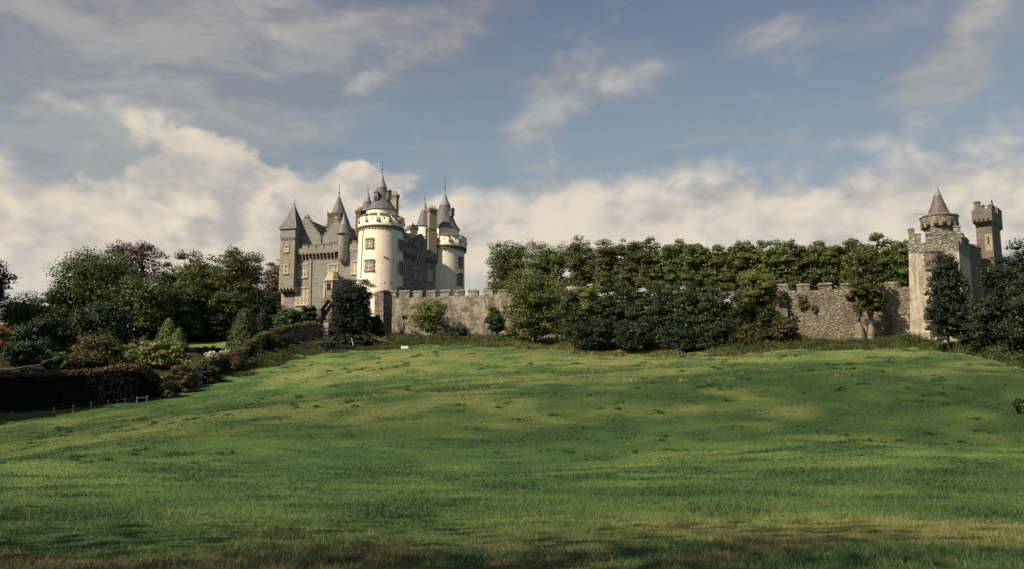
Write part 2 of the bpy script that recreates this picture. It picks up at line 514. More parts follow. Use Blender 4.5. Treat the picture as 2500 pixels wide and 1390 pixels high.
def thing(name, label, cat, loc, group=None):
    o = bpy.data.objects.new(name, None)
    COL.objects.link(o)
    o.location = tuple(float(v) for v in loc)
    o.empty_display_size = 0.5
    BASE[o.name] = np.array(o.location, float)
    return mark(o, label, cat, group, 'thing')


class Fr:
    """vertical plane frame: s along, d outward (towards the camera side), z up"""

    def __init__(s, p0, p1, flip=False):
        s.o = np.array(p0[:2], float)
        e = np.array(p1[:2], float) - s.o
        s.L = float(np.linalg.norm(e))
        s.e = e / s.L
        s.n = np.array([s.e[1], -s.e[0]])
        if flip:
            s.n = -s.n

    def pt(s, a, d, z):
        q = s.o + s.e * a + s.n * d
        return (q[0], q[1], z)

    def hit(s, px, py, d=0.0):
        r = ray(px, py)
        o = s.o + s.n * d
        k = float(s.n @ o) / float(s.n @ r[:2])
        q = r * k
        return float((q[:2] - o) @ s.e), EYE + q[2]


class MB:
    def __init__(s):
        s.V, s.F, s.UV, s.MI, s.S = [], [], [], [], []

    def face(s, pts, uv=None, m=0):
        i = len(s.V)
        s.V += [tuple(p) for p in pts]
        s.F.append(tuple(range(i, i + len(pts))))
        if uv is None:
            P = np.array(pts, float)
            n = np.zeros(3)
            for k in range(len(P)):
                a, b = P[k], P[(k + 1) % len(P)]
                n += np.cross(a, b)
            ln = np.linalg.norm(n)
            n = n / ln if ln > 1e-12 else np.array([0, 0, 1.0])
            h = math.hypot(n[0], n[1])
            if h > 0.25:
                tx, ty = -n[1] / h, n[0] / h
                sl = max(h, 0.3)
                uv = [(p[0] * tx + p[1] * ty, p[2] / sl) for p in P]
            else:
                uv = [(p[0], p[1]) for p in P]
        s.UV.append(uv)
        s.MI.append(m)
        s.S.append(False)
        return s

    def hexa(s, b, t, m=0):
        n = len(b)
        s.face(list(t), m=m)
        s.face(list(b)[::-1], m=m)
        for i in range(n):
            j = (i + 1) % n
            s.face([b[i], b[j], t[j], t[i]], m=m)
        return s

    def box(s, fr, s0, s1, d0, d1, z0, z1, m=0, top=None, jit=0.0):
        """d0 < d1; top=(inset_s, inset_d) tapers the top"""
        ts, td = top or (0, 0)

        def j(p):
            return tuple(c + random.uniform(-jit, jit) for c in p) if jit else p
        b = [j(fr.pt(s0, d1, z0)), j(fr.pt(s1, d1, z0)), j(fr.pt(s1, d0, z0)), j(fr.pt(s0, d0, z0))]
        t = [j(fr.pt(s0 + ts, d1 - td, z1)), j(fr.pt(s1 - ts, d1 - td, z1)), j(fr.pt(s1 - ts, d0 + td, z1)), j(fr.pt(s0 + ts, d0 + td, z1))]
        return s.hexa(b, t, m)

    def prism(s, poly, z0, z1, m=0):
        return s.hexa([(p[0], p[1], z0) for p in poly], [(p[0], p[1], z1) for p in poly], m)

    def slab(s, fr, poly, d0, d1, m=0):
        """poly of (s,z) extruded from d0 to d1"""
        f = [fr.pt(a, d1, z) for a, z in poly]
        b = [fr.pt(a, d0, z) for a, z in poly]
        return s.hexa(b, f, m)

    def lathe(s, c, prof, n=48, m=0, a0=0.0, a1=2 * math.pi, smooth=True, rot=0.0):
        full = abs(a1 - a0 - 2 * math.pi) < 1e-6
        i0 = len(s.V)
        k = n if full else n + 1
        for r, z in prof:
            for i in range(k):
                a = rot + a0 + (a1 - a0) * i / n
                s.V.append((c[0] + r * math.cos(a), c[1] + r * math.sin(a), z))
        rm = max(r for r, z in prof)
        ln = [0.0]
        for i in range(1, len(prof)):
            ln.append(ln[-1] + math.hypot(prof[i][0] - prof[i - 1][0], prof[i][1] - prof[i - 1][1]))
        for j in range(len(prof) - 1):
            for i in range(n):
                i2 = (i + 1) % k
                s.F.append((i0 + j * k + i, i0 + j * k + i2, i0 + (j + 1) * k + i2, i0 + (j + 1) * k + i))
                u0, u1 = (a1 - a0) * i / n * rm, (a1 - a0) * (i + 1) / n * rm
                s.UV.append([(u0, prof[0][1] + ln[j]), (u1, prof[0][1] + ln[j]), (u1, prof[0][1] + ln[j + 1]), (u0, prof[0][1] + ln[j + 1])])
                s.MI.append(m)
                s.S.append(smooth)
        return s

    def arcbox(s, c, r0, r1, a0, a1, z0, z1, n=4, m=0, ztop_in=None):
        """curved block; ztop_in raises the inner top edge"""
        zi = z1 if ztop_in is None else ztop_in
        rows = []
        for i in range(n + 1):
            a = a0 + (a1 - a0) * i / n
            ca, sa = math.cos(a), math.sin(a)
            rows.append([(c[0] + r1 * ca, c[1] + r1 * sa, z0), (c[0] + r1 * ca, c[1] + r1 * sa, z1),
                         (c[0] + r0 * ca, c[1] + r0 * sa, zi), (c[0] + r0 * ca, c[1] + r0 * sa, z0)])
        for i in range(n):
            A, B = rows[i], rows[i + 1]
            for q in range(4):
                q2 = (q + 1) % 4
                s.face([A[q], B[q], B[q2], A[q2]], m=m)
        s.face(rows[0][::-1], m=m)
        s.face(rows[-1], m=m)
        return s

    def tube(s, pts, rad, n=7, m=0):
        P = [np.array(p, float) for p in pts]
        rings = []
        for i, p in enumerate(P):
            d = P[min(i + 1, len(P) - 1)] - P[max(i - 1, 0)]
            d = d / (np.linalg.norm(d) + 1e-9)
            a = np.cross(d, (0, 0, 1.0))
            if np.linalg.norm(a) < 0.1:
                a = np.cross(d, (1.0, 0, 0))
            a /= np.linalg.norm(a)
            b = np.cross(d, a)
            r = rad[i] if hasattr(rad, '__len__') else rad
            i0 = len(s.V)
            for q in range(n):
                t = 2 * math.pi * q / n
                s.V.append(tuple(p + a * r * math.cos(t) + b * r * math.sin(t)))
            rings.append(i0)
        for i in range(len(rings) - 1):
            for q in range(n):
                q2 = (q + 1) % n
                s.F.append((rings[i] + q, rings[i] + q2, rings[i + 1] + q2, rings[i + 1] + q))
                s.UV.append([(q * .1, i), (q * .1 + .1, i), (q * .1 + .1, i + 1), (q * .1, i + 1)])
                s.MI.append(m)
                s.S.append(True)
        return s

    def build(s, name, mats, parent=None, root=None, label=None):
        if isinstance(mats, str):
            mats = [mats]
        base = BASE[(root or parent).name] if parent is not None else np.zeros(3)
        V = np.array(s.V, float) - base
        me = bpy.data.meshes.new(name)
        me.from_pydata(V.tolist(), [], s.F)
        for k in mats:
            me.materials.append(M[k])
        uvl = me.uv_layers.new(name='UVMap')
        uvl.data.foreach_set('uv', np.array([c for f in s.UV for c in f], float).ravel())
        me.polygons.foreach_set('material_index', s.MI)
        me.polygons.foreach_set('use_smooth', s.S)
        me.update()
        o = bpy.data.objects.new(name, me)
        COL.objects.link(o)
        if parent is not None:
            o.parent = parent
            BASE[o.name] = base
        if label:
            o['label'] = label
        if name == 'corbel_table':
            o['kind'] = 'stuff'
        return o


def fast_mesh(name, V, nper, mat, parent=None, cols=None, loc=None):
    """V: (n*nper,3) unshared polygons with nper corners each"""
    n = len(V) // nper
    me = bpy.data.meshes.new(name)
    me.vertices.add(len(V))
    me.vertices.foreach_set('co', np.ascontiguousarray(V, dtype=np.float32).ravel())
    me.loops.add(len(V))
    me.loops.foreach_set('vertex_index', np.arange(len(V), dtype=np.int32))
    me.polygons.add(n)
    me.polygons.foreach_set('loop_start', np.arange(0, len(V), nper, dtype=np.int32))
    me.update(calc_edges=True)
    me.validate()
    if cols is not None:
        ca = me.color_attributes.new('Col', 'FLOAT_COLOR', 'POINT')
        c4 = np.ones((len(V), 4), np.float32)
        c4[:, :3] = cols
        ca.data.foreach_set('color', c4.ravel())
    me.materials.append(M[mat])
    o = bpy.data.objects.new(name, me)
    COL.objects.link(o)
    if parent is not None:
        o.parent = parent
        BASE[o.name] = BASE[parent.name]
    if loc is not None:
        o.location = loc
    return o


# ------------------------------------------------------------------ terrain
def vnoise(x, y, seed=0):
    xi, yi = np.floor(x).astype(np.int64), np.floor(y).astype(np.int64)
    fx, fy = x - xi, y - yi
    fx, fy = fx * fx * (3 - 2 * fx), fy * fy * (3 - 2 * fy)

    def h(a, b):
        n = (a * 374761393 + b * 668265263 + seed * 974634777) & 0x7fffffff
        n = ((n ^ (n >> 13)) * 1274126177) & 0x7fffffff
        return ((n ^ (n >> 16)) & 0xffff) / 65535.0
    return (h(xi, yi) * (1 - fx) + h(xi + 1, yi) * fx) * (1 - fy) + (h(xi, yi + 1) * (1 - fx) + h(xi + 1, yi + 1) * fx) * fy


def fbm(x, y, seed=0, octv=4):
    s, a, t = 0.0, 1.0, 0.0
    for i in range(octv):
        s = s + a * vnoise(x * 2 ** i + 17.3 * i, y * 2 ** i - 9.1 * i, seed + i)
        t += a
        a *= 0.5
    return s / t


ctrl = [(0, 0, 0), (-15, 12, 0), (15, 12, 0), (-35, 35, 0), (35, 35, 0.1), (0, 35, 0), (0, 60, 0.5), (-30, 62, 0.2), (32, 62, 0.8),
        (-60, 20, 0), (60, 20, 0), (0, -30, 0), (-60, -30, 0), (60, -30, 0)]
for px, py, Y in [(1250, 962, 90), (1250, 884, 135), (1250, 836, 172), (988, 849, 158), (1150, 846, 160), (1400, 850, 158), (1000, 880, 140), (1600, 872, 142), (1900, 872, 128), (2200, 868, 120), (0, 1030, 104), (200, 1010, 105), (380, 984, 111),
                  (500, 945, 125), (620, 900, 142), (785, 846, 166), (870, 848, 168), (700, 1000, 85), (300, 1082, 62), (900, 940, 112),
                  (1900, 852, 140), (2220, 842, 134), (2450, 872, 115), (2500, 925, 95), (2000, 962, 85), (2450, 1010, 72), (2450, 1092, 50),
                  (1600, 852, 156), (690, 772, 192), (930, 775, 196), (1500, 800, 195), (2100, 800, 170), (2400, 830, 150),
                  (505, 842, 160), (510, 831, 180), (250, 862, 150), (0, 890, 130), (80, 852, 190), (400, 820, 200), (1250, 815, 185),
                  (1050, 822, 178), (420, 892, 138), (640, 842, 160), (2700, 940, 110), (2600, 1000, 80), (2700, 900, 140), (-200, 1040, 100), (-250, 900, 140),
                  (1250, 780, 230), (400, 800, 235), (2300, 800, 220)]:
    ctrl.append(tuple(at(px, py, Y)))
CP = np.array(ctrl, float)


def _K(r2):
    return np.where(r2 > 1e-9, 0.5 * r2 * np.log(r2 + 1e-12), 0.0)


_n = len(CP)
_A = np.zeros((_n + 3, _n + 3))
_d2 = ((CP[:, None, :2] - CP[None, :, :2]) ** 2).sum(-1)
_A[:_n, :_n] = _K(_d2) + np.eye(_n) * 3.0
_A[:_n, _n], _A[:_n, _n + 1:] = 1, CP[:, :2]
_A[_n, :_n], _A[_n + 1:, :_n] = 1, CP[:, :2].T
_W = np.linalg.solve(_A, np.concatenate([CP[:, 2], np.zeros(3)]))


def gz(x, y):
    x, y = np.asarray(x, float), np.asarray(y, float)
    sh = np.broadcast(x, y).shape
    xf, yf = np.broadcast_to(x, sh).ravel(), np.broadcast_to(y, sh).ravel()
    cx, cy = np.clip(xf, -95, 110), np.clip(yf, -30, 232)
    out = np.empty(len(xf))
    for i in range(0, len(xf), 40000):
        sl = slice(i, i + 40000)
        d2 = (cx[sl, None] - CP[None, :, 0]) ** 2 + (cy[sl, None] - CP[None, :, 1]) ** 2
        out[sl] = _K(d2) @ _W[:_n] + _W[_n] + cx[sl] * _W[_n + 1] + cy[sl] * _W[_n + 2]
    far = np.hypot(xf - cx, yf - cy)
    k = np.clip(far / 500.0, 0, 1)
    k = k * k * (3 - 2 * k)
    out = out * (1 - k) + 4.0 * k
    amp = np.clip((yf - 14) / 50, 0.12, 1)
    out += amp * (0.55 * (fbm(xf / 14, yf / 14, 3, 3) - 0.5) + 0.42 * (fbm(xf / 3.2, yf / 2.2, 5, 3) - 0.5))
    return out.reshape(sh)


def gz1(x, y):
    return float(gz(np.array([x]), np.array([y]))[0])


GW_PIX = [(392, 925, 117), (440, 908, 121), (480, 902, 126), (500, 888, 131), (540, 880, 136), (590, 858, 142), (622, 838, 148), (660, 818, 154), (700, 808, 159), (730, 797, 162), (785, 792, 166.5)]
GW_X = [at(*p)[0] for p in GW_PIX] + [-10.0, 60.0]
GW_Y = [p[2] for p in GW_PIX] + [180.0, 190.0]


def grass_colour(x, y):
    """turf colour at a place with hill shade painted in: green sward, drier and bleached patches, dry brown and painted dimming near the lower edge"""
    n1 = fbm(x / 10, y / 11, 11, 4)
    n2 = fbm(x / 3.4, y / 3.6, 21, 4)
    n3 = fbm(x / 1.0, y / 0.9, 31, 3)
    g0, g1 = np.array([0.041, 0.088, 0.029]), np.array([0.094, 0.156, 0.045])
    straw, brown = np.array([0.200, 0.205, 0.072]), np.array([0.105, 0.074, 0.040])
    t = np.clip((n2 * 0.6 + n1 * 0.4 - 0.34) / 0.3, 0, 1)[:, None]
    c = g0 * (1 - t) + g1 * t
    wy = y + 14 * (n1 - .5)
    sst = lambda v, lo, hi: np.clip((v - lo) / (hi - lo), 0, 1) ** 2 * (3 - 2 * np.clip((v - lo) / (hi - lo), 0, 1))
    c = c * (1 - .34 * sst(wy, 58, 70) * (1 - sst(wy, 96, 128)) + .14 * np.exp(-((wy - 44) / 15) ** 2) + .42 * np.exp(-((wy - 138) / 24) ** 2))[:, None]  # mid slope darkened to paint in hill shade; brow lightened
    n4 = fbm(x / 2.6, y / 1.9, 51, 3)
    lush = (np.clip((n4 - .56) / .12, 0, 1) * .62)[:, None]     # ranker, darker grass in clumps
    c = c * (1 - lush) + np.array([.024, .058, .026]) * lush
    dry = np.clip((n1 + 0.35 * (n2 - 0.5) - 0.55) / 0.16, 0, 1)
    # bleached belt along the brow and near right patches
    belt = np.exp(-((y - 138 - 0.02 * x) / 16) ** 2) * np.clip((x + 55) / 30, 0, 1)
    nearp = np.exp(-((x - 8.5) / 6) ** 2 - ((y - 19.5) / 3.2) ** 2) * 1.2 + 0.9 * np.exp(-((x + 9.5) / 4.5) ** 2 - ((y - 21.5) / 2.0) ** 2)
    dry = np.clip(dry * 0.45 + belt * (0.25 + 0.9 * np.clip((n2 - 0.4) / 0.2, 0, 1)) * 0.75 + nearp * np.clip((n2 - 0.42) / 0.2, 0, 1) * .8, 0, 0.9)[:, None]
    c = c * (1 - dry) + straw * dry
    br = np.clip((21.0 - y) / 7.0, 0, 1) * np.clip((n2 * 0.6 + n3 * 0.4 - 0.45) / 0.13, 0, 1)  # dry brown patches that also paint a darker foreground
    br = br[:, None] * 0.85
    c = c * (1 - br) + brown * br
    xb = np.interp(y, GW_Y, GW_X)
    gar = np.clip((xb - 1.2 - x) / 1.0, 0, 1) * np.clip((y - 113) / 2, 0, 1)
    gar = np.maximum(gar, np.clip((y - 184) / 3, 0, 1))[:, None]
    c = c * (1 - gar) + np.array([.026, .028, .014]) * gar
    return c * (0.82 + 0.36 * n3)[:, None]


def axis_lines(lo, hi, step, far, growth):
    a = list(np.arange(lo, hi + 1e-6, step))
    s, v = step, hi
    up, dn = [], []
    while v < far:
        s *= growth
        v += s
        up.append(v)
    s, v = step, lo
    while v > -far:
        s *= growth
        v -= s
        dn.append(v)
    return np.array(dn[::-1] + a + up)


gx = axis_lines(-100, 110, 0.8, 6000, 1.28)
gyl = np.concatenate([axis_lines(8, 60, 0.5, 6000, 1.28)])
gyl = np.unique(np.concatenate([gyl[gyl <= 60], np.arange(60.8, 215, 0.8), 215 + np.cumsum(0.8 * 1.28 ** np.arange(1, 33))]))
GX, GY = np.meshgrid(gx, gyl)
GZ = gz(GX, GY)
nx, ny = len(gx), len(gyl)
gv = np.stack([GX.ravel(), GY.ravel(), GZ.ravel()], 1)
ii = (np.arange(ny - 1)[:, None] * nx + np.arange(nx - 1)[None, :]).ravel()
gf = np.stack([ii, ii + 1, ii + 1 + nx, ii + nx], 1).astype(np.int32)
me = bpy.data.meshes.new('field')
me.vertices.add(len(gv))
me.vertices.foreach_set('co', gv.astype(np.float32).ravel())
me.loops.add(gf.size)
me.loops.foreach_set('vertex_index', gf.ravel())
me.polygons.add(len(gf))
me.polygons.foreach_set('loop_start', np.arange(0, gf.size, 4, dtype=np.int32))
me.update(calc_edges=True)
me.polygons.foreach_set('use_smooth', np.ones(len(gf), bool))
ca = me.color_attributes.new('Col', 'FLOAT_COLOR', 'POINT')
c4 = np.ones((len(gv), 4), np.float32)
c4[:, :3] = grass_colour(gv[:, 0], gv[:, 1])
ca.data.foreach_set('color', c4.ravel())
me.materials.append(M['ground'])
field = bpy.data.objects.new('field', me)
COL.objects.link(field)
mark(field, 'green pasture field sloping up to the castle walls', 'field', kind='structure')


# ------------------------------------------------------------------ castle
def window(fr, px0, px1, py0, py1, root, d=0.0, lights=2, rows=2, sur='sand', frame='frame', pane='glass', sw=0.28, label=None, proud=0.10):
    sA, zA = fr.hit(px0, (py0 + py1) / 2, d)
    sB, _ = fr.hit(px1, (py0 + py1) / 2, d)
    sm = (px0 + px1) / 2
    _, z1 = fr.hit(sm, py0, d)
    _, z0 = fr.hit(sm, py1, d)
    w = MB().box(fr, sA, sB, d - .1, d + .012, z0, z1).build('window', pane, root, label=label)
    hq = (z1 - z0) / 5
    for side, a in ((-1, sA), (1, sB)):
        b = MB()
        a0, a1 = (a - sw, a) if side < 0 else (a, a + sw)
        b.box(fr, a0, a1, d - .1, d + proud, z0 - .02, z1 + .02)
        for k in (0, 2, 4):
            q0, q1 = (a0 - .16, a0 + .02) if side < 0 else (a1 - .02, a1 + .16)
            b.box(fr, q0, q1, d - .1, d + proud - .02, z0 + hq * k, z0 + hq * (k + 1))
        b.build('jamb', sur, w, root)
    MB().box(fr, sA - sw - .08, sB + sw + .08, d - .1, d + proud + .10, z1 + .021, z1 + .30).build('lintel', sur, w, root)
    MB().box(fr, sA - sw - .10, sB + sw + .10, d - .1, d + proud + .12, z0 - .28, z0 - .021).build('sill', sur, w, root)
    f = MB()
    t = 0.055
    W = (sB - sA)
    for i in range(lights + 1):
        c = sA + W * i / lights
        hw = t * (1.25 if 0 < i < lights else 1)
        f.box(fr, max(sA, c - hw), min(sB, c + hw), d + .014, d + .075, z0, z1)
    for j in range(rows + 1):
        c = z0 + (z1 - z0) * j / rows
        f.box(fr, sA, sB, d + .014, d + .060, max(z0, c - t), min(z1, c + t))
    for i in range(lights):   # thin glazing bars
        a0 = sA + W * (i + .5) / lights
        f.box(fr, a0 - .014, a0 + .014, d + .014, d + .045, z0, z1)
    for j in range(rows * 2):
        c = z0 + (z1 - z0) * (j + .5) / (rows * 2)
        f.box(fr, sA, sB, d + .014, d + .043, c - .014, c + .014)
    f.build('frame', frame, w, root)
    return w


def cyl_frame(c, r, px, py):
    """tangent frame where the pixel's ray meets a drum"""
    d = ray(px, py)
    dx, dy = d[0], d[1]
    A = dx * dx + dy * dy
    B = -2 * (dx * c[0] + dy * c[1])
    C = c[0] ** 2 + c[1] ** 2 - r * r
    disc = max(B * B - 4 * A * C, 0)
    k = (-B - math.sqrt(disc)) / (2 * A)
    p = np.array([dx * k, dy * k])
    n = (p - np.array(c[:2]))
    n /= np.linalg.norm(n)
    e = np.array([-n[1], n[0]])
    if e[0] < 0:
        e = -e
    f = Fr(p, p + e)
    if f.n @ n < 0:
        f.n = -f.n
    return f


def zof(px, py, Y):
    return float(at(px, py, Y)[2])


def wpx(px0, px1, py, Y):
    return float(at(px1, py, Y)[0] - at(px0, py, Y)[0])


def finial(c, z0, z1, root, part, r=0.07):
    b = MB()
    h = z1 - z0
    b.lathe(c, [(r * 1.5, z0 - .3), (r * 1.2, z0), (r * .6, z0 + h * .18), (r * 2.0, z0 + h * .26), (r * 2.0, z0 + h * .32), (r * .6, z0 + h * .40),
                (r * .55, z0 + h * .55), (r * 1.3, z0 + h * .60), (r * .5, z0 + h * .66), (r * .45, z0 + h * .9), (r * 1.0, z0 + h * .94), (0.01, z1)], 8)
    return b.build('finial', 'iron', part, root)


def cone_roof(name, c, prof, zl, rl, zapex, ztip, root, mat='slate', n=40, part=None, eave=True):
    b = MB()
    b.lathe(c, prof, n)
    r = b.build(name, mat, part or root, root)
    e = MB()
    e.lathe(c, [(prof[0][0] - .15, prof[0][1] - .12), (prof[0][0] + .05, prof[0][1] - .10), (prof[0][0] + .05, prof[0][1] + .03), (prof[0][0] - .1, prof[0][1] + .05)], n)
    par = r if part is None else part
    e.build('eave', 'lead', par, root)
    cap = MB().lathe(c, [(rl + .06, zl - .05), (rl + .05, zl), (rl * .55, zl + (zapex - zl) * .42), (rl * .22, zl + (zapex - zl) * .80), (.05, zapex)], n)
    cap.build('lead_cap', 'lead', par, root)
    if ztip:
        finial(c, zapex - .1, ztip, root, par)
    return r


C_BASE = at(880, 775, 200)
castle = thing('castle', 'pale castle with two white round towers, slate spires and grey stone wings on the hill', 'castle', C_BASE)
ZB = zof(930, 800, 196)   # below ground everywhere under the castle

F1 = Fr(at(720, 650, 199.0), at(878, 650, 195.0))


def f1z(py, d=0.0, px=770):
    return F1.hit(px, py, d)[1]


def f1s(px, py=650, d=0.0):
    return F1.hit(px, py, d)[0]


# --- entrance wing wall
zc = f1z(626)
s_l, s_r = f1s(690), f1s(880)
wing = MB().box(F1, s_l, s_r, -6.0, 0.0, ZB, f1z(620)).build('wing_wall', 'stone', castle)
zz, k = f1z(768), 0
while zz < f1z(716):
    MB().box(F1, s_l - .03, s_l + (0.75 if k % 2 else .45), -.5, 0.035, zz, zz + .42).build('quoin', 'sand', wing, castle)
    zz += .45
    k += 1
# corbel table and parapet of the wing
par = MB().box(F1, f1s(717, 610, .75), f1s(826, 610, .75), -.05, .75, f1z(619), f1z(607)).build('parapet', 'stone', castle)
s0, s1 = f1s(719, 625), f1s(823, 625)
nC = 12
for i in range(nC):
    a = s0 + (s1 - s0) * (i + .5) / nC
    cb = MB()
    cb.box(F1, a - .13, a + .13, -.05, .74, f1z(619) - .40, f1z(619) - .002)
    cb.box(F1, a - .12, a + .12, -.05, .52, f1z(619) - .80, f1z(619) - .398)
    cb.box(F1, a - .11, a + .11, -.05, .28, f1z(619) - 1.2, f1z(619) - .798)
    cb.box(F1, a - .36, a + .36, -.05, .70, f1z(619) - .16, f1z(619) - .003)
    cb.build('corbel', 'brown_surround', par, castle)
for (m0, m1) in [(717, 730), (738, 752), (757, 771), (776, 790), (796, 810), (814, 826)]:
    a, b2 = f1s(m0, 603, .75), f1s(m1, 603, .75)
    mo = MB().box(F1, a, b2, .30, .745, f1z(607) + .002, f1z(600.5)).build('merlon', 'stone', par, castle)
    MB().box(F1, a - .07, b2 + .07, .22, .84, f1z(600.5) + .002, f1z(597.5), top=(.05, .22)).build('merlon_cap', 'cap', par, castle)
# wall right of the bartizan
wr = MB().box(F1, f1s(846, 600), f1s(882, 600), -2.0, .12, f1z(620) + .003, f1z(602)).build('upper_wall', 'stone', castle)
for (m0, m1) in [(845, 855), (860, 870)]:
    a, b2 = f1s(m0, 600), f1s(m1, 600)
    MB().box(F1, a, b2, -.3, .118, f1z(602) + .002, f1z(596)).build('merlon', 'stone', wr, castle)
    MB().box(F1, a - .06, b2 + .06, -.36, .18, f1z(596) + .002, f1z(593), top=(.05, .2)).build('merlon_cap', 'cap', wr, castle)
MB().box(F1, f1s(846), f1s(874), .0, .2, f1z(614), f1z(612)).build('string_course', 'sand', wr, castle)


def gable(fr, px_c, py_top, px_r, py_base, d, nst, root, deep=9.0, py_ref=560, hw_l=None):
    sc_, zt = fr.hit(px_c, py_top, d)
    sr_, _ = fr.hit(px_r, py_base, d)
    _, zb = fr.hit(px_c, py_base, d)
    hw = sr_ - sc_
    hl = hw if hw_l is None else hw_l
    zbot = zb - 3.2
    st = (zt - zb) / nst
    tip = hw * 0.16
    right, left = [], []
    for i in range(nst):
        x0 = hw - (hw - tip) * i / (nst - 1) if nst > 1 else hw
        right += [(sc_ + x0, zb + st * i), (sc_ + x0, zb + st * (i + 1))]
        x1 = hl - (hl - tip) * i / (nst - 1)
        left += [(sc_ - x1, zb + st * i), (sc_ - x1, zb + st * (i + 1))]
    poly = [(sc_ - hl, zbot), (sc_ + hw, zbot)] + right + left[::-1]
    g = MB().slab(fr, poly, d - .55, d).build('stepped_gable', 'stone', root)
    for side, H in ((1, hw), (-1, hl)):
        for i in range(nst):
            x0 = H - (H - tip) * i / (nst - 1)
            x1 = H - (H - tip) * (i + 1) / (nst - 1) if i < nst - 1 else 0.0
            a, b2 = sc_ + side * max(x1 - .05, 0.0), sc_ + side * (x0 + .12)
            a, b2 = min(a, b2), max(a, b2)
            z = zb + st * (i + 1)
            MB().box(fr, a, b2, d - .65, d + .10, z + .003, z + .17, top=(.02, .12)).build('coping', 'cap', g, root)
    MB().box(fr, sc_ - .42, sc_ + .42, d - .55, d + .02, zt + .175, zt + .75, top=(.08, .1)).build('apex_stone', 'stone', g, root)
    # roof running back from the gable
    zr = zt - st * .45
    b = MB()
    e0, e1 = d - .56, d - deep
    zb2 = zb - .25
    b.face([fr.pt(sc_ + hw - .1, e0, zb2), fr.pt(sc_ + hw - .1, e1, zb2), fr.pt(sc_, e1, zr), fr.pt(sc_, e0, zr)])
    b.face([fr.pt(sc_ - hl + .1, e1, zb2), fr.pt(sc_ - hl + .1, e0, zb2), fr.pt(sc_, e0, zr), fr.pt(sc_, e1, zr)])
    b.face([fr.pt(sc_ + hw - .1, e1, zb2), fr.pt(sc_ - hl + .1, e1, zb2), fr.pt(sc_, e1, zr)])
    b.face([fr.pt(sc_ - hl + .1, e0, zb2), fr.pt(sc_ - hl + .1, e1, zb2), fr.pt(sc_ + hw - .1, e1, zb2), fr.pt(sc_ + hw - .1, e0, zb2)])
    r = b.build('gable_roof', 'slate', root)
    MB().tube([fr.pt(sc_, e0, zr + .02), fr.pt(sc_, e1, zr + .02)], .09, 6).build('ridge', 'lead', r, root)
    return g, (sc_, zt, zb)


g1, (gs1, gzt1, gzb1) = gable(F1, 748, 532, 784, 584, -1.0, 8, castle, 11.0)
g2, (gs2, gzt2, gzb2) = gable(F1, 820, 537, 790 + 60, 580, -1.0, 7, castle, 9.0)
# slit and attic windows in the gables
MB().box(F1, F1.hit(743, 565, -1)[0] - .12, F1.hit(743, 565, -1)[0] + .12, -1.1, -.985, f1z(572, -1), f1z(560, -1)).build('slit', 'hole', g1, castle)
window(F1, 738, 751, 596, 612, castle, d=-1.0, lights=3, rows=2, sur='stone')
window(F1, 809, 823, 592, 610, castle, d=-1.0, lights=3, rows=2, sur='stone')
# block under the roofs so that nothing is hollow
MB().box(F1, f1s(727), f1s(880), -13.0, -1.6, ZB, f1z(590)).build('main_block', 'stone', castle)

# --- square stair tower at the left corner
tA0, tA1 = F1.hit(683, 640, 1.5)[0], F1.hit(718, 640, 1.5)[0]
DA0, DA1 = -3.2, 1.5


def tz(py):
    return F1.hit(700, py, DA1)[1]


stA = MB().box(F1, tA0, tA1, DA0, DA1, tz(702), tz(582)).build('square_tower', 'stone', castle)
MB().box(F1, tA0 - .10, tA1 + .10, DA0 - .1, DA1 + .10, tz(582) + .002, tz(558)).build('tower_head', 'stone', stA, castle)
cbm = MB()
for i in range(6):
    a = tA0 + (tA1 - tA0) * (i + .5) / 6
    cbm.box(F1, a - .13, a + .13, DA1 - .05, DA1 + .16, tz(586), tz(582) - .0)
for i in range(7):
    dd = DA1 - .3 - i * .62
    cbm.box(F1, tA1 - .05, tA1 + .16, dd - .13, dd + .13, tz(586), tz(582) - .0)
cbm.build('corbel_table', 'stone_dark', stA, castle)
for i, (dd, za, zb2) in enumerate([(0.0, 702, 706), (-.35, 706, 709.5), (-.75, 709.5, 713)]):
    for k in range(5):
        a = tA0 + .15 + (tA1 - tA0 - .3) * k / 4
        MB().box(F1, a - .17, a + .17, -.5, DA1 + dd, tz(zb2), tz(za) - .002).build('bracket', 'sand', stA, castle)
MB().box(F1, tA0 + .1, tA1 - .1, -1.0, .62, tz(713), tz(702) - .003).build('corbel_core', 'hole', stA, castle)
for side in (0, 1):
    zz, k = tz(698), 0
    while zz < tz(592):
        lw = .62 if (k + side) % 2 else .36
        q = (tA0 - .025, tA0 + lw) if side == 0 else (tA1 - lw, tA1 + .025)
        MB().box(F1, q[0], q[1], DA1 - .4, DA1 + .025, zz, zz + .44).build('quoin', 'chimney_stone', stA, castle)
        zz += .46
        k += 1
window(F1, 697, 703, 602, 614, castle, d=DA1, lights=1, rows=2, sur='sand', sw=.2)
window(F1, 695.5, 702, 649, 667, castle, d=DA1, lights=1, rows=2, sur='sand', sw=.24)
ov = .38
cA = ((tA0 + tA1) / 2, (DA0 + DA1) / 2)
zA, zAp = tz(558), F1.hit(716, 502, cA[1])[1]
hwA, hdA = (tA1 - tA0) / 2 + ov, (DA1 - DA0) / 2 + ov
ring = []
for (k, f) in [(0, 1.0), (.10, .86), (.30, .63), (.6, .345), (1, .02)]:
    z = zA + (zAp - zA) * k
    ring.append([F1.pt(cA[0] + sx * hwA * f, cA[1] + sy * hdA * f, z) for sx, sy in ((-1, 1), (1, 1), (1, -1), (-1, -1))])
b = MB()
for i in range(len(ring) - 1):
    for j in range(4):
        b.face([ring[i][j], ring[i][(j + 1) % 4], ring[i + 1][(j + 1) % 4], ring[i + 1][j]])
b.face(ring[0][::-1])
pr = b.build('pyramid_roof', 'slate', castle)
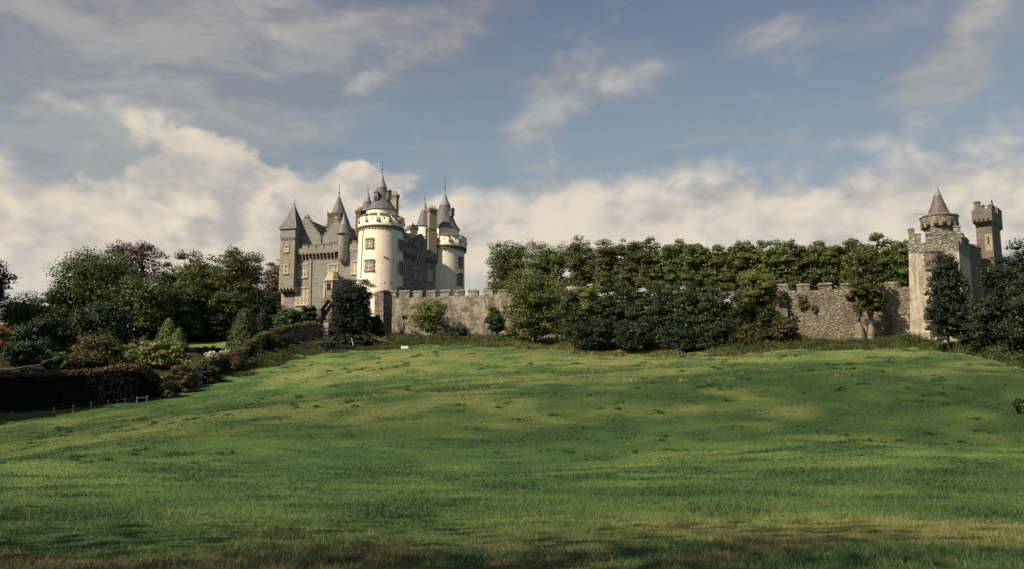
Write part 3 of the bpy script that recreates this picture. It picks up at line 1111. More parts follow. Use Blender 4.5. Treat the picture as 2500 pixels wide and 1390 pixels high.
b = MB()
for j in range(4):
    b.tube([ring[i][j] for i in range(5)], [.10, .10, .09, .08, .06], 6)
b.build('hip_flashing', 'lead', pr, castle)
b = MB()
b.box(F1, cA[0] - hwA - .04, cA[0] + hwA + .04, cA[1] - hdA - .04, cA[1] + hdA + .04, zA - .14, zA - .01)
b.build('eave', 'lead', pr, castle)
pA = F1.pt(cA[0], cA[1], 0)
finial(pA, zAp - .2, F1.hit(716, 484, cA[1])[1], castle, pr)

# --- windows and pipe of the entrance wing
window(F1, 731, 747, 648, 677, castle, lights=3, rows=2, sur='sand')
window(F1, 726, 750, 705, 744, castle, lights=3, rows=2, sur='sand', pane='curtain_glass', sw=.34)
window(F1, 804, 822, 648, 672, castle, lights=3, rows=2, sur='sand')
window(F1, 861, 872, 641, 668, castle, lights=2, rows=2, sur='sand', pane='curtain_glass')
p0, p1 = F1.hit(759.5, 628, .18), F1.hit(755.5, 762, .18)
b = MB()
b.tube([F1.pt(p0[0], .18, p0[1]), F1.pt(p1[0] + .15, .18, p1[1])], .095, 8)
for k in range(6):
    z = p0[1] + (p1[1] - p0[1]) * (k + .5) / 6
    a = p0[0] + (p1[0] + .15 - p0[0]) * (k + .5) / 6
    b.box(F1, a - .16, a + .16, 0, .22, z - .05, z + .05)
b.build('drain_pipe', 'pipe', castle)

# --- bartizan (round corner turret)
cB = F1.pt(F1.hit(838, 600, .35)[0], .35, 0)[:2]
YB_ = cB[1] - 1.1
rB = wpx(826, 849, 600, cB[1]) / 2
zb0, zb1 = zof(836, 632, YB_), zof(836, 568, YB_)
b = MB().lathe(cB, [(.12, zof(836, 643, YB_)), (rB * .45, zof(836, 639, YB_)), (rB * .62, zof(836, 638, YB_)), (rB * .66, zof(836, 635, YB_)), (rB * .95, zof(836, 633, YB_)), (rB, zb0), (rB, zb1)], 32)
bz = b.build('corner_turret', 'stone', castle)
rC = wpx(824, 856, 568, YB_) / 2
cone_roof('conical_roof', cB, [(rC, zb1), (rC * .80, zof(838, 560, YB_)), (rC * .55, zof(838, 547, YB_))], zof(838, 547, YB_), rC * .55, zof(841, 519, YB_ + 1), zof(841, 506, YB_ + 1), castle, 'slate_grey', 32, bz)
fs = cyl_frame(cB, rB, 830, 590)
ss, sz = fs.hit(830, 590)
MB().box(fs, ss - .12, ss + .12, -.1, .04, sz - .5, sz + .5).build('slit', 'sand', bz, castle)


# --- the two white round towers
def white_tower(pxc, Yc, ring_y, cren_y, merl_y, drum_y, dims, cone, tip, wins, root, label, seed):
    """dims: pixel radii (base, top, parapet, drum)."""
    c = at(pxc, ring_y, Yc)[:2]
    sc_ = Yc / (F * (CT - (695 - ring_y) / F * ST))
    rb, rt, rp, rd = [v * sc_ for v in dims]
    Yf = Yc - rp
    zr, zk, zm = zof(pxc, ring_y, Yf), zof(pxc, cren_y, Yf), zof(pxc, merl_y, Yf)
    zbot = ZB
    dr = MB().lathe(c, [(rb * 1.01, zbot), (rb, zof(pxc, 760, Yc - rb)), (rt, zr - .55), (rt, zr + .05)], 64)
    t = dr.build('round_tower', 'white', root, label=label)
    # moulded ring and corbels
    MB().lathe(c, [(rt - .02, zr - .38), (rp - .02, zr - .20), (rp + .10, zr - .16), (rp + .10, zr + .08), (rp, zr + .14)], 64).build('moulded_ring', 'brown_surround', t, root)
    k = MB()
    n = 44
    for i in range(n):
        a = 2 * math.pi * i / n
        da = .17 / rp
        k.arcbox(c, rt - .05, rp - .03, a - da, a + da, zr - .72, zr - .36, 1)
    k.build('corbel_table', 'brown_surround', t, root)
    MB().lathe(c, [(rp, zr + .10), (rp, zk), (rp - .45, zk), (rp - .45, zr + .10)], 64).build('parapet', 'white', t, root)
    nm = 12
    off = -math.pi / 2 + math.pi / nm * seed
    for i in range(nm):
        a = off + 2 * math.pi * i / nm
        hw = math.radians(10.6)
        h1 = zk + (zm - zk) * .50
        mo = MB().arcbox(c, rp - .44, rp - .002, a - hw, a + hw, zk + .002, h1, 4).build('merlon', 'white', t, root)
        MB().arcbox(c, rp - .62, rp + .10, a - hw - .012, a + hw + .012, h1 + .002, h1 + .14, 4, ztop_in=zm + .15).build('merlon_cap', 'merlon_cap', t, root)
        # small square loop in the merlon, and a stone spout under each crenel
        hz = zk - (zm - zk) * .22
        MB().arcbox(c, rp - .1, rp + .012, a - .028, a + .028, hz - .16, hz + .16, 1).build('loop_hole', 'hole', t, root)
        a2 = a + math.pi / nm
        MB().arcbox(c, rp - .1, rp + .16, a2 - .068, a2 + .068, zk - .62, zk - .05, 1).build('spout_stone', 'sand', t, root)
        MB().arcbox(c, rp - .1, rp + .26, a2 - .078, a2 + .078, zk - .78, zk - .622, 1).build('spout_lip', 'merlon_cap', t, root)
    # inner drum and cone
    zd = zof(pxc, drum_y, Yc - rd)
    MB().lathe(c, [(rd - .06, zk - 1.2), (rd - .06, zd)], 56).build('upper_drum', 'white', t, root)
    prof = []
    for (r, y) in cone[:-1]:
        prof.append((r * sc_, zof(pxc, y, Yc - r * sc_)))
    ry = cone[-1]
    cone_roof('conical_roof', c, prof, prof[-1][1], prof[-1][0], zof(pxc, ry[0], Yc), zof(pxc, tip, Yc), root, 'slate', 48, t)
    for (x0, x1, y0, y1, kind) in wins:
        rr = rt + (rb - rt) * (((y0 + y1) / 2 - ring_y) / 200.0)
        fr = cyl_frame(c, rr, (x0 + x1) / 2, (y0 + y1) / 2)
        window(fr, x0, x1, y0, y1, root, d=.02, lights=2, rows=2, sur='brown_surround', frame='frame' if kind else 'frame_brown', sw=.26, proud=.07)
    return t, c, (rb, rt, rp, rd), (zr, zk, zm, zd)


t1, c1, r1, z1 = white_tower(930.5, 196, 549, 530, 519, 507.5, (57, 53.5, 56, 37), [(38.5, 507), (33.5, 501), (25.5, 492), (19, 482), (15, 472), (12.8, 463), (12.2, 457), (423,)], 392,
                             [(895.5, 908, 585, 604, 1), (893.5, 909, 637, 660, 1), (974.5, 982, 589, 610, 0), (974, 982.5, 641, 668, 0), (974, 982, 703, 728, 0)], castle,
                             'nearer white round tower with drain pipe', 1.0)
t2, c2, r2, z2 = white_tower(1085, 212, 598, 580, 569, 554.5, (50.5, 49, 54, 36.5), [(37.5, 554), (33, 548), (28, 541), (21, 526), (16.5, 513), (13.5, 500), (469,)], 434,
                             [(1119, 1128, 630, 651, 0), (1118.5, 1127.5, 670, 695, 0)], castle, 'farther white round tower beside the tall stone chimney', 0.2)
# little bosses and drain pipe on the nearer tower
for (px, py) in [(938, 627), (945, 629.5), (938, 690), (952, 692)]:
    fr = cyl_frame(c1, r1[1] + .1, px, py)
    s, z = fr.hit(px, py)
    MB().box(fr, s - .14, s + .14, -.1, .16, z - .14, z + .14, top=(.04, .04)).build('boss', 'merlon_cap', t1, castle)
fr = cyl_frame(c1, r1[1] + .02, 887.5, 600)
s, za = fr.hit(887.5, 556)
_, zb_ = fr.hit(887.5, 680)
b = MB().tube([fr.pt(s, .08, za), fr.pt(s - .25, .25, zb_)], .07, 7)
b.build('drain_pipe', 'frame_brown', t1, castle)
# dormers on the cones
for (cc, px, py, Yd, w_, h_, tw) in [(c1, 918, 479, 194, .9, 1.5, t1), (c1, 951, 478, 194.5, .8, 1.7, t1), (c2, 1105, 520, 210, .8, 1.5, t2)]:
    p = at(px, py, Yd)
    fr = Fr(p, p + np.array([1, -.3 if px < 930 else .5, 0]))
    b = MB().box(fr, -w_ / 2, w_ / 2, -1.6, .1, p[2] - h_ / 2, p[2] + h_ / 2)
    b.slab(fr, [(-w_ / 2 - .12, p[2] + h_ / 2 + .003), (w_ / 2 + .12, p[2] + h_ / 2 + .003), (0, p[2] + h_ / 2 + .5)], -1.6, .22)
    b.build('dormer', 'slate_grey', tw, castle)
    MB().box(fr, -w_ / 2 + .15, w_ / 2 - .15, .0, .112, p[2] - h_ / 2 + .1, p[2] + h_ / 2 - .1).build('dormer_pane', 'glass', tw, castle)


# --- spires behind
def spire(pxc, Yc, base_y, lead_y, apex_y, tip_y, rpx, drum_to, root, mat='slate', drum='stone', n=28, lead=True):
    c = at(pxc, base_y, Yc)[:2]
    sc_ = Yc / (F * (CT - (695 - base_y) / F * ST))
    r = rpx * sc_
    t = MB().lathe(c, [(r * .86, zof(pxc, drum_to, Yc)), (r * .86, zof(pxc, base_y, Yc) - .02)], n).build('turret', drum, root)
    zb, zl, za = zof(pxc, base_y, Yc), zof(pxc, lead_y, Yc), zof(pxc, apex_y, Yc)
    f = (zl - zb) / (za - zb)
    prof = [(r, zb), (r * (1 - f * .35) * .94, zb + (zl - zb) * .3), (r * (1 - f), zl)] if f > .05 else [(r, zb), (r * .9, zb + .3)]
    cone_roof('conical_roof', c, prof, prof[-1][1], prof[-1][0], za, zof(pxc, tip_y, Yc), root, mat, n, t)
    return t


spire(897, 203, 518, 494, 467, 451, 17.5, 560, castle)
spire(1036.5, 219, 553, 515, 491, 476, 21.5, 605, castle, drum='white')
spire(799, 212, 560, 552, 524, 510, 10, 600, castle, 'slate_grey')
# octagonal roof tower
cO = at(826, 553, 208)[:2]
rO = wpx(794, 858, 553, 208) / 2
oc = MB().lathe(cO, [(rO * .9, zof(826, 620, 208)), (rO * .9, zof(826, 556, 208))], 8, smooth=False, rot=.2).build('octagonal_tower', 'stone', castle)
MB().lathe(cO, [(rO, zof(826, 557, 208)), (rO * .70, zof(826, 532, 208)), (rO * .06, zof(826, 480, 208)), (.05, zof(826, 478, 208))], 8, smooth=False, rot=.2 - math.pi / 16).build('octagonal_roof', 'slate', oc, castle)
finial(cO, zof(826, 480, 208), zof(826, 450, 208), castle, oc, .09)


# --- chimneys
def chimney(px0, px1, py0, py1, Y, deep, mat, pots, root, potmat='pot', yaw=None, plinth=None, label=None):
    p0, p1 = at(px0, py0, Y), at(px1, py0, Y)
    fr = Fr(p0, p0 + np.array([math.cos(yaw or -.3), math.sin(yaw or -.3), 0]))
    W = p1[0] - p0[0]
    zt, zb = p0[2], zof(px0, py1, Y)
    ch = MB().box(fr, 0, W, -deep, 0, zb, zt - .5).build('chimney', mat, root, label=label)
    b = MB()
    b.box(fr, -.08, W + .08, -deep - .08, .08, zt - .80, zt - .55)
    b.box(fr, -.18, W + .18, -deep - .18, .18, zt - .499, zt - .2)
    b.box(fr, -.10, W + .10, -deep - .10, .10, zt - .198, zt)
    b.build('cornice', 'brown_surround' if mat != 'brick' else 'brick', ch, root)
    if plinth:
        zq = zof(px0, plinth, Y)
        MB().box(fr, -.22, W - .05, -deep - .15, .15, zb - .002, zq, top=(.0, .05)).build('plinth', mat, ch, root)
        MB().box(fr, -.28, W + .02, -deep - .2, .2, zq + .002, zq + .14, top=(.06, .1)).build('weathering', 'merlon_cap', ch, root)
    for k in range(pots):
        a = W * (k + .5) / pots
        c = fr.pt(a, -deep / 2, 0)
        MB().lathe(c, [(.17, zt + .002), (.15, zt + .55), (.19, zt + .60), (.19, zt + .74), (.11, zt + .74), (.11, zt + .3)], 10).build('chimney_pot', potmat, ch, root)
    return ch


chimney(801, 835, 520, 600, 203, 1.2, 'brick', 1, castle)
chimney(869, 881, 513, 600, 200.5, 1.6, 'brick', 3, castle, 'pot_buff')
chimney(954, 969, 474, 560, 202, 1.3, 'chimney_stone', 2, castle)
chimney(1049, 1069, 508, 620, 206, 1.3, 'chimney_stone', 3, castle, 'pot_buff', yaw=.5, plinth=558)

# --- stone range between the white towers
F2 = Fr(at(982, 640, 198.5), at(1069, 640, 208.5))


def f2z(py, px=1030, d=0.0):
    return F2.hit(px, py, d)[1]


def f2s(px, py=650, d=0.0):
    return F2.hit(px, py, d)[0]


zct = F2.hit(985, 617.5)[1]
rng_ = MB().box(F2, -2.0, f2s(1069), -7.0, 0, ZB, zct).build('range_wall', 'stone_dark', castle)
p2 = MB().box(F2, -1.5, f2s(1069) + .35, -.05, .5, zct + .002, zct + 1.0).build('parapet', 'stone_dark', castle)
cb = MB()
nC = 22
for i in range(nC):
    a = f2s(984) + (f2s(1069) - f2s(984)) * (i + .5) / nC
    for (dd, za, zb2) in [(.5, .0, .3), (.34, .3, .62), (.18, .62, .95)]:
        cb.box(F2, a - .11, a + .11, -.05, dd - .01, zct - zb2, zct - za - .002)
cb.build('corbel_table', 'brown_surround', p2, castle)
for i in range(9):
    a = .2 + i * 1.35
    if f2s(1016) < a + .4 < f2s(1042) or a + .8 > f2s(1069) + .3:
        continue
    MB().box(F2, a, a + .85, .05, .495, zct + 1.002, zct + 1.7).build('merlon', 'stone_dark', p2, castle)
    MB().box(F2, a - .07, a + .92, -.02, .58, zct + 1.702, zct + 1.95, top=(.05, .22)).build('merlon_cap', 'cap', p2, castle)
# oriel dormer with stepped gable
o0, o1 = f2s(1018, 610, .8), f2s(1040, 610, .8)
zt_ = F2.hit(1029, 583, .8)[1]
orl = MB().box(F2, o0, o1, -1.5, .8, zct - .3, zt_).build('oriel', 'stone_dark', castle)
st_n = 4
oc_ = (o0 + o1) / 2
for i in range(st_n):
    h = (F2.hit(1029, 571, .8)[1] - zt_) / st_n
    hw = (o1 - o0) / 2 * (1 - (i + .35) / st_n)
    MB().box(F2, oc_ - hw, oc_ + hw, -.2, .8 - .004 * (i + 1), zt_ + h * i + .002, zt_ + h * (i + 1)).build('gable_step', 'stone_dark', orl, castle)
for a in (o0 + .35, oc_, o1 - .35):
    for (dd, za, zb2) in [(.8, .3, .75), (.5, .75, 1.25), (.25, 1.25, 1.7)]:
        MB().box(F2, a - .16, a + .16, -.05, dd - .02, zct - zb2, zct - za - .002).build('bracket', 'sand', orl, castle)
window(F2, 1025, 1033, 589, 611, castle, d=.8, lights=2, rows=2, sur='stone', frame='frame_brown')
window(F2, 985.5, 988, 645, 675, castle, lights=1, rows=2, sur='sand', frame='frame_brown')
window(F2, 1014, 1025, 655, 681, castle, lights=3, rows=2, sur='sand', pane='curtain_glass', frame='frame_brown')
window(F2, 1044, 1055, 660, 687, castle, lights=3, rows=2, sur='sand', pane='curtain_glass')
window(F2, 1042, 1044.5, 697, 712, castle, lights=1, rows=1, sur='sand')
window(F2, 1054, 1056.5, 699, 714, castle, lights=1, rows=1, sur='sand')
a, z = F2.hit(1066.5, 640, .15)
MB().tube([F2.pt(a, .15, z + .5), F2.pt(a - .1, .15, ZB)], .09, 7).build('drain_pipe', 'pipe', castle)
# slate roof behind the parapet
zr0, zr1 = zct + 1.2, F2.hit(1000, 571, -4)[1]
b = MB()
L2 = f2s(1060)
b.face([F2.pt(-1, -.6, zr0), F2.pt(L2, -.6, zr0), F2.pt(L2, -4, zr1), F2.pt(-1, -4, zr1)])
b.face([F2.pt(L2, -8, zr0), F2.pt(-1, -8, zr0), F2.pt(-1, -4, zr1), F2.pt(L2, -4, zr1)])
b.face([F2.pt(L2, -.6, zr0), F2.pt(L2, -8, zr0), F2.pt(L2, -4, zr1)])
b.face([F2.pt(-1, -8, zr0), F2.pt(-1, -.6, zr0), F2.pt(-1, -4, zr1)])
b.face([F2.pt(-1, -.6, zr0), F2.pt(-1, -8, zr0), F2.pt(L2, -8, zr0), F2.pt(L2, -.6, zr0)])
rf = b.build('range_roof', 'slate', castle)
MB().tube([F2.pt(-1, -4, zr1), F2.pt(L2, -4, zr1)], .1, 6).build('ridge', 'lead', rf, castle)
pd = at(1011, 562, 209)
frd = Fr(pd, pd + np.array([1, .6, 0]))
zd0, zd1 = zof(1011, 590, 209), zof(1011, 562, 209)
wd = MB().box(frd, -1.0, .9, -3, 0, zd0, zd1).build('roof_dormer', 'white', castle)
b = MB().slab(frd, [(-1.2, zd1 + .003), (1.1, zd1 + .003), (.9, zd1 + 1.0), (-.4, zd1 + 1.3)], -3.1, .1)
b.build('dormer_roof', 'slate', wd, castle)
MB().box(frd, -.75, .5, -.1, .02, zd0 + 1.2, zd1 - .25).build('dormer_pane', 'curtain_glass', wd, castle)
MB().box(frd, -.2, .35, -1.6, -1.0, zd1 + .9, zof(1009, 542, 209)).build('stub_chimney', 'white', wd, castle)
# core so that sky does not show through
core = [F1.pt(f1s(860), -1, 0)[:2], tuple(c1), F2.pt(0, -.5, 0)[:2], F2.pt(f2s(1066), -.5, 0)[:2], tuple(c2), (c2[0] - 3, c2[1] + 8), F1.pt(f1s(760), -16, 0)[:2]]
MB().prism(core, ZB, zct - .4).build('core_block', 'stone', castle)


# ------------------------------------------------------------------ garden turret, ruined stair, pier
YG = 180
cG = at(812, 720, YG)[:2]
gt = thing('garden_turret', 'ruined octagonal stone turret with open window beside the dark yew', 'turret', (cG[0], cG[1], gz1(*cG)))
kG = YG / F
b = MB().lathe(cG, [(22 * kG, zof(812, 768, YG)), (22.5 * kG, zof(812, 757, YG)), (20.5 * kG, zof(812, 755, YG)), (20.5 * kG, zof(812, 727, YG)), (22 * kG, zof(812, 724, YG)), (21 * kG, zof(812, 722, YG)), (21 * kG, zof(812, 690, YG))], 8, smooth=False, rot=.2)
b.build('drum', 'chimney_stone', gt)
b = MB().lathe(cG, [(21 * kG, zof(812, 690, YG)), (24 * kG, zof(812, 688.5, YG)), (24 * kG, zof(812, 686, YG)), (18 * kG, zof(812, 681, YG)), (14 * kG, zof(812, 672, YG)), (13 * kG, zof(812, 666, YG)), (.1, zof(812, 664, YG))], 8, smooth=False, rot=.2)
b.build('stone_cap', 'sand', gt)
b = MB().lathe(cG, [(12 * kG, zof(812, 795, YG)), (14 * kG, zof(812, 780, YG)), (22 * kG, zof(812, 767.5, YG))], 8, smooth=False, rot=.2)
b.build('corbelled_base', 'garden_stone', gt)
fg = cyl_frame(cG, 20.6 * kG, 804, 697)
s, z = fg.hit(804, 697)
MB().box(fg, s - .42, s + .42, -.3, .12, z - .65, z + .45).build('window_opening', 'hole', gt)
MB().box(fg, s - .62, s - .42, -.3, .2, z - .7, z + .6).build('jamb', 'sand', gt)
MB().box(fg, s + .42, s + .7, -.3, .2, z - .7, z + .6).build('jamb', 'sand', gt)
fg2 = cyl_frame(cG, 20.6 * kG, 794, 710)
s, z = fg2.hit(794, 708)
MB().box(fg2, s - .3, s + .25, -.3, .2, z - 1.6, z + 1.2).build('quoin', 'sand', gt)

YS = 177
fS = Fr(at(764, 760, YS), at(803, 760, YS - 2))
rs = thing('ruined_stair_wall', 'broken rubble stair wall with slanting slab, left of the garden turret', 'ruin', at(780, 800, YS))


def fsz(px, py):
    return fS.hit(px, py)


poly = [fsz(752, 800), fsz(784, 800), fsz(784, 755), fsz(779, 752), fsz(772, 757), fsz(764, 770), fsz(757, 776)]
MB().slab(fS, poly, -1.2, 0).build('wall_stub', 'garden_stone', rs)
poly = [fsz(778, 756), fsz(784, 757), fsz(801, 733), fsz(797, 728), fsz(791, 731)]
MB().slab(fS, poly, -.8, .25).build('slanting_slab', 'cap', rs)
poly = [fsz(784, 800), fsz(802, 800), fsz(802, 735), fsz(784, 757)]
MB().slab(fS, poly, -1.6, -.9).build('shadowed_wall', 'garden_stone', rs)

YP = 166
pp = at(793, 838, YP)
fP = Fr(pp, pp + np.array([1, -.12, 0]))
pier = thing('gate_pier', 'narrow pale stone gate pier with timber ladder frame on it', 'gate pier', (pp[0], pp[1], gz1(pp[0], pp[1])))
zp0, zp1 = gz1(pp[0], pp[1]) - .4, zof(793, 782, YP)
MB().box(fP, -.35, .55, -.7, 0, zp0, zp1 - .3, jit=.03).build('shaft', 'chimney_stone', pier)
MB().box(fP, -.28, .5, -.65, .03, zp1 - .298, zp1, jit=.06).build('broken_top', 'garden_stone', pier)
b = MB()
zf0, zf1 = zof(793, 838, YP), zof(793, 798, YP)
b.box(fP, -.55, -.43, .05, .16, zf0 - .3, zf1)
b.box(fP, .42, .54, .05, .16, zof(793, 820, YP), zf1)
for k in range(3):
    z = zof(793, 819 - k * 9, YP)
    b.box(fP, -.43, .42, .06, .14, z, z + .1)
b.build('ladder_frame', 'wood', pier)


# ------------------------------------------------------------------ curtain walls
def merl(fr, root, px0, px1, ytop, ybase, cap='cap', mat='curtain', d=(-.75, 0.0), jit=.05):
    a, _ = fr.hit(px0, ybase)
    c, _ = fr.hit(px1, ybase)
    _, zt = fr.hit((px0 + px1) / 2, ytop)
    _, zb = fr.hit((px0 + px1) / 2, ybase)
    h = zt - zb
    MB().box(fr, a, c, d[0], d[1], zb - .25, zb + h * .66, jit=jit).build('merlon', mat, root)
    MB().box(fr, a - .08, c + .08, d[0] - .08, d[1] + .10, zb + h * .66 + .012, zt, top=(.10, .32), jit=jit).build('merlon_cap', cap, root)


def top_wall(fr, root, s0, s1, ztop, thick, mat, step=1.2, rough=.12, name='wall', label=None):
    """wall with an uneven weathered top"""
    n = max(2, int((s1 - s0) / step))
    ss = [s0 + (s1 - s0) * i / n for i in range(n + 1)]
    zt = [ztop + random.uniform(-rough, rough) for _ in ss]
    b = MB()
    for i in range(n):
        zb0 = gz1(*fr.pt(ss[i], 0, 0)[:2]) - 1.2
        zb1 = gz1(*fr.pt(ss[i + 1], 0, 0)[:2]) - 1.2
        f = [fr.pt(ss[i], 0, zb0), fr.pt(ss[i + 1], 0, zb1), fr.pt(ss[i + 1], 0, zt[i + 1]), fr.pt(ss[i], 0, zt[i])]
        k = [fr.pt(ss[i], -thick, zb0), fr.pt(ss[i + 1], -thick, zb1), fr.pt(ss[i + 1], -thick, zt[i + 1]), fr.pt(ss[i], -thick, zt[i])]
        uv = [(ss[i], zb0), (ss[i + 1], zb1), (ss[i + 1], zt[i + 1]), (ss[i], zt[i])]
        b.face(f, uv)
        b.face(k[::-1], uv[::-1])
        b.face([f[3], f[2], k[2], k[3]])
        if i == 0:
            b.face([k[0], f[0], f[3], k[3]])
        if i == n - 1:
            b.face([f[1], k[1], k[2], f[2]])
    return b.build(name, mat, root, label=label)


W0, W1 = at(934, 770, 181), at(1430, 770, 172)
FW = Fr(W0, W1)
cw = thing('curtain_wall', 'weathered rendered curtain wall with roofed merlons below the white towers', 'wall', (W0[0], W0[1], gz1(W0[0], W0[1])))
zt_w = FW.hit(1090, 724)[1]
top_wall(FW, cw, 0, FW.L, zt_w, 1.0, 'curtain')
for (m0, m1, yt) in [(945, 967, 708.5), (974, 999, 708.5), (1008, 1031, 709), (1041, 1063, 708.5), (1075, 1098, 707.5), (1109, 1132, 707), (1143, 1167, 706.5),
                     (1179, 1203, 706.5), (1215, 1240, 705.5), (1251, 1276, 705), (1288, 1312, 704), (1326, 1350, 703), (1363, 1384, 702), (1397, 1420, 701)]:
    merl(FW, cw, m0, m1, yt, FW and 724 - (m0 - 1090) * .012, mat='curtain')
# corner buttress at its left end, darker, facing left
FB = Fr(at(914, 770, 182), at(936, 770, 179.5))
cbut = MB().box(FB, 0, FB.L, -1.6, 0, gz1(W0[0], W0[1]) - 1.5, FB.hit(925, 722)[1], jit=.06)
cbut.build('corner_buttress', 'garden_stone', cw)
merl(FB, cw, 914.5, 935.5, 709.5, 722, mat='garden_stone', cap='cap', d=(-1.5, 0))

V0, V1 = at(1800, 770, 148), at(2225, 770, 141)
FV = Fr(V0, V1)
rw = thing('rubble_curtain_wall', 'coursed rubble curtain wall with blocky merlons, left of the gatehouse', 'wall', (V0[0], V0[1], gz1(V0[0], V0[1])))
zt_v = FV.hit(2000, 708)[1]
top_wall(FV, rw, 0, FV.L, zt_v, 1.0, 'curtain_rubble', rough=.16)
for (m0, m1, yt) in [(1835, 1863, 694), (1894, 1924, 693), (1945, 1977, 692), (1999, 2031, 690), (2053, 2083, 690), (2107, 2138, 688), (2161, 2192, 687.5)]:
    merl(FV, rw, m0, m1, yt, 708, mat='curtain_rubble', jit=.08)
# projecting bay at the left and low buttress by the gatehouse
ba, bb = FV.hit(1886, 770)[0], FV.hit(1924, 770)[0]
MB().box(FV, ba, bb, 0.003, .7, gz1(*FV.pt(ba, 0, 0)[:2]) - 1, FV.hit(1905, 712)[1], top=(.1, .28), jit=.07).build('buttress', 'curtain_rubble', rw)
ba, bb = FV.hit(2181, 800, 1.0)[0], FV.hit(2222, 800, 1.0)[0]
zq = FV.hit(2200, 767, 1.0)[1]
MB().box(FV, ba, bb, .003, 1.0, gz1(*FV.pt(ba, 0, 0)[:2]) - 1, zq).build('low_buttress', 'gate_stone', rw)
for py in (767, 784.5):
    z = FV.hit(2200, py, 1.0)[1]
    MB().box(FV, ba - .12, bb + .05, .003, 1.14, z + .002, z + .16).build('string_course', 'chimney_stone', rw)

# ------------------------------------------------------------------ gatehouse
YQ = 137
G0, G1, G2 = at(2219, 700, 138.0), at(2347, 700, 135.8), at(2374, 700, 143.5)
gate = thing('gatehouse', 'old stone gatehouse with cream rendered front, round spired turret and slim battlemented tower', 'gatehouse', (G1[0], G1[1], gz1(G1[0], G1[1])))
FG, FH = Fr(G0, G1), Fr(G1, G2)
zgb = gz1(G0[0], G0[1]) - 1.5


def gzp(py, px=2280):
    return FG.hit(px, py)[1]


zmid, zpar = gzp(618), gzp(594)
back0, back1 = G0[:2] + (G2 - G1)[:2], G2[:2]
gl0 = np.array(FG.pt(FG.hit(2222, 832)[0], 0, 0)[:2])
gl1 = np.array(FG.pt(FG.hit(2217.5, 612)[0], 0, 0)[:2])
MB().hexa([(*p, zgb) for p in (gl0, G1[:2], G2[:2], back0)], [(*p, zmid) for p in (gl1, G1[:2], G2[:2], back0 + gl1 - G0[:2])]).build('rendered_wall', 'gate_render', gate)
e = .012


def grow(p):
    c = (G0[:2] + G2[:2]) / 2
    return p + (p - c) / np.linalg.norm(p - c) * e


MB().prism([grow(gl1), grow(G1[:2]), grow(G2[:2]), grow(back0)], zmid + .002, zpar).build('rubble_band', 'gate_stone', gate)
# stepped battlements on the front and the side


def step_merlon(fr, a0, a1, z0, z1, thick, mat='gate_stone'):
    o = MB().box(fr, a0, a1, -thick, .012, z0 + .002, z1, jit=.03).build('merlon', mat, gate)
    MB().box(fr, a0 - .08, a1 + .08, -thick - .08, .10, z1 + .012, z1 + .30, top=(.06, .26), jit=.03).build('merlon_cap', 'cap', gate)
    return o


def gs(px, py=570):
    return FG.hit(px, py)[0]


for (x0, x1, y) in [(2218, 2232.5, 562), (2233, 2247, 574), (2262, 2272.5, 573), (2273, 2286, 558.5), (2286.5, 2296, 573), (2316, 2328.5, 570), (2329, 2346, 555)]:
    step_merlon(FG, gs(x0), gs(x1), zpar, gzp(y, (x0 + x1) / 2), .6)
for (x0, x1, y) in [(2250, 2259, 592), (2299, 2313, 590)]:
    MB().box(FG, gs(x0), gs(x1), -.7, .12, zpar + .002, zpar + .22, top=(.05, .2)).build('crenel_stone', 'cap', gate)
LH = FH.L
for (f0, f1_, h) in [(.0, .12, 1.5), (.30, .44, 1.1), (.445, .58, 1.9), (.80, 1.0, 1.7)]:
    a0 = .62 if f0 == 0 else f0 * LH
    step_merlon(FH, max(a0, .62), max(f1_ * LH, 1.1), zpar, zpar + h, .6)
MB().box(FH, LH * .65, LH * .75, -.6, .02, zpar + .002, zpar + .3).build('crenel_stone', 'cap', gate)
# windows of the front
window(FG, 2259, 2300, 615, 654, gate, lights=3, rows=1, sur='gate_stone', frame='frame_brown', sw=.12)
window(FG, 2260, 2282, 756, 781, gate, lights=1, rows=1, sur='gate_stone', frame='frame_brown', sw=.14)
window(FG, 2276, 2294, 812, 829, gate, lights=2, rows=1, sur='gate_stone', frame='frame', sw=.2)
a0, z0 = FV.hit(2205, 834, 1.0)
a1, z1_ = FV.hit(2220, 807, 1.0)
jm = MB().box(FV, a0, a1 - .1, .9, 1.18, z0 - .4, z1_).build('door_jamb', 'sand', gate)
sq, zqq = FV.hit(2216, 820, 1.18)
MB().box(FV, sq - .13, sq + .13, 1.0, 1.19, z0 + .4, z1_ - .25).build('slit', 'hole', jm, gate)
# round turret on the roof
YT = 141
cT = at(2293, 540, YT)[:2]
kT = YT / (F * (CT - (695 - 540) / F * ST))
tr = MB().lathe(cT, [(34 * kT, zpar - 1), (34 * kT, zof(2293, 561, YT)), (35 * kT, zof(2293, 558, YT)), (43 * kT, zof(2293, 551, YT)), (43 * kT, zof(2293, 534, YT))], 40).build('round_turret', 'gate_stone', gate)
MB().lathe(cT, [(43 * kT, zof(2293, 534.5, YT)), (45 * kT, zof(2293, 533.5, YT)), (45 * kT, zof(2293, 530.5, YT)), (30 * kT, zof(2293, 525, YT)), (28 * kT, zof(2293, 525, YT))], 40).build('eave_slab', 'cap', tr, gate)
for i in range(14):
    a = 2 * math.pi * i / 14 + .1
    MB().arcbox(cT, 33 * kT, 42.3 * kT, a - .13, a + .13, zof(2293, 556.5, YT), zof(2293, 548, YT), 2).build('machicolation', 'hole', tr, gate)
    a2 = a + math.pi / 14
    MB().arcbox(cT, 33 * kT, 43.8 * kT, a2 - .09, a2 + .09, zof(2293, 558.5, YT), zof(2293, 547, YT), 2).build('corbel', 'brown_surround', tr, gate)
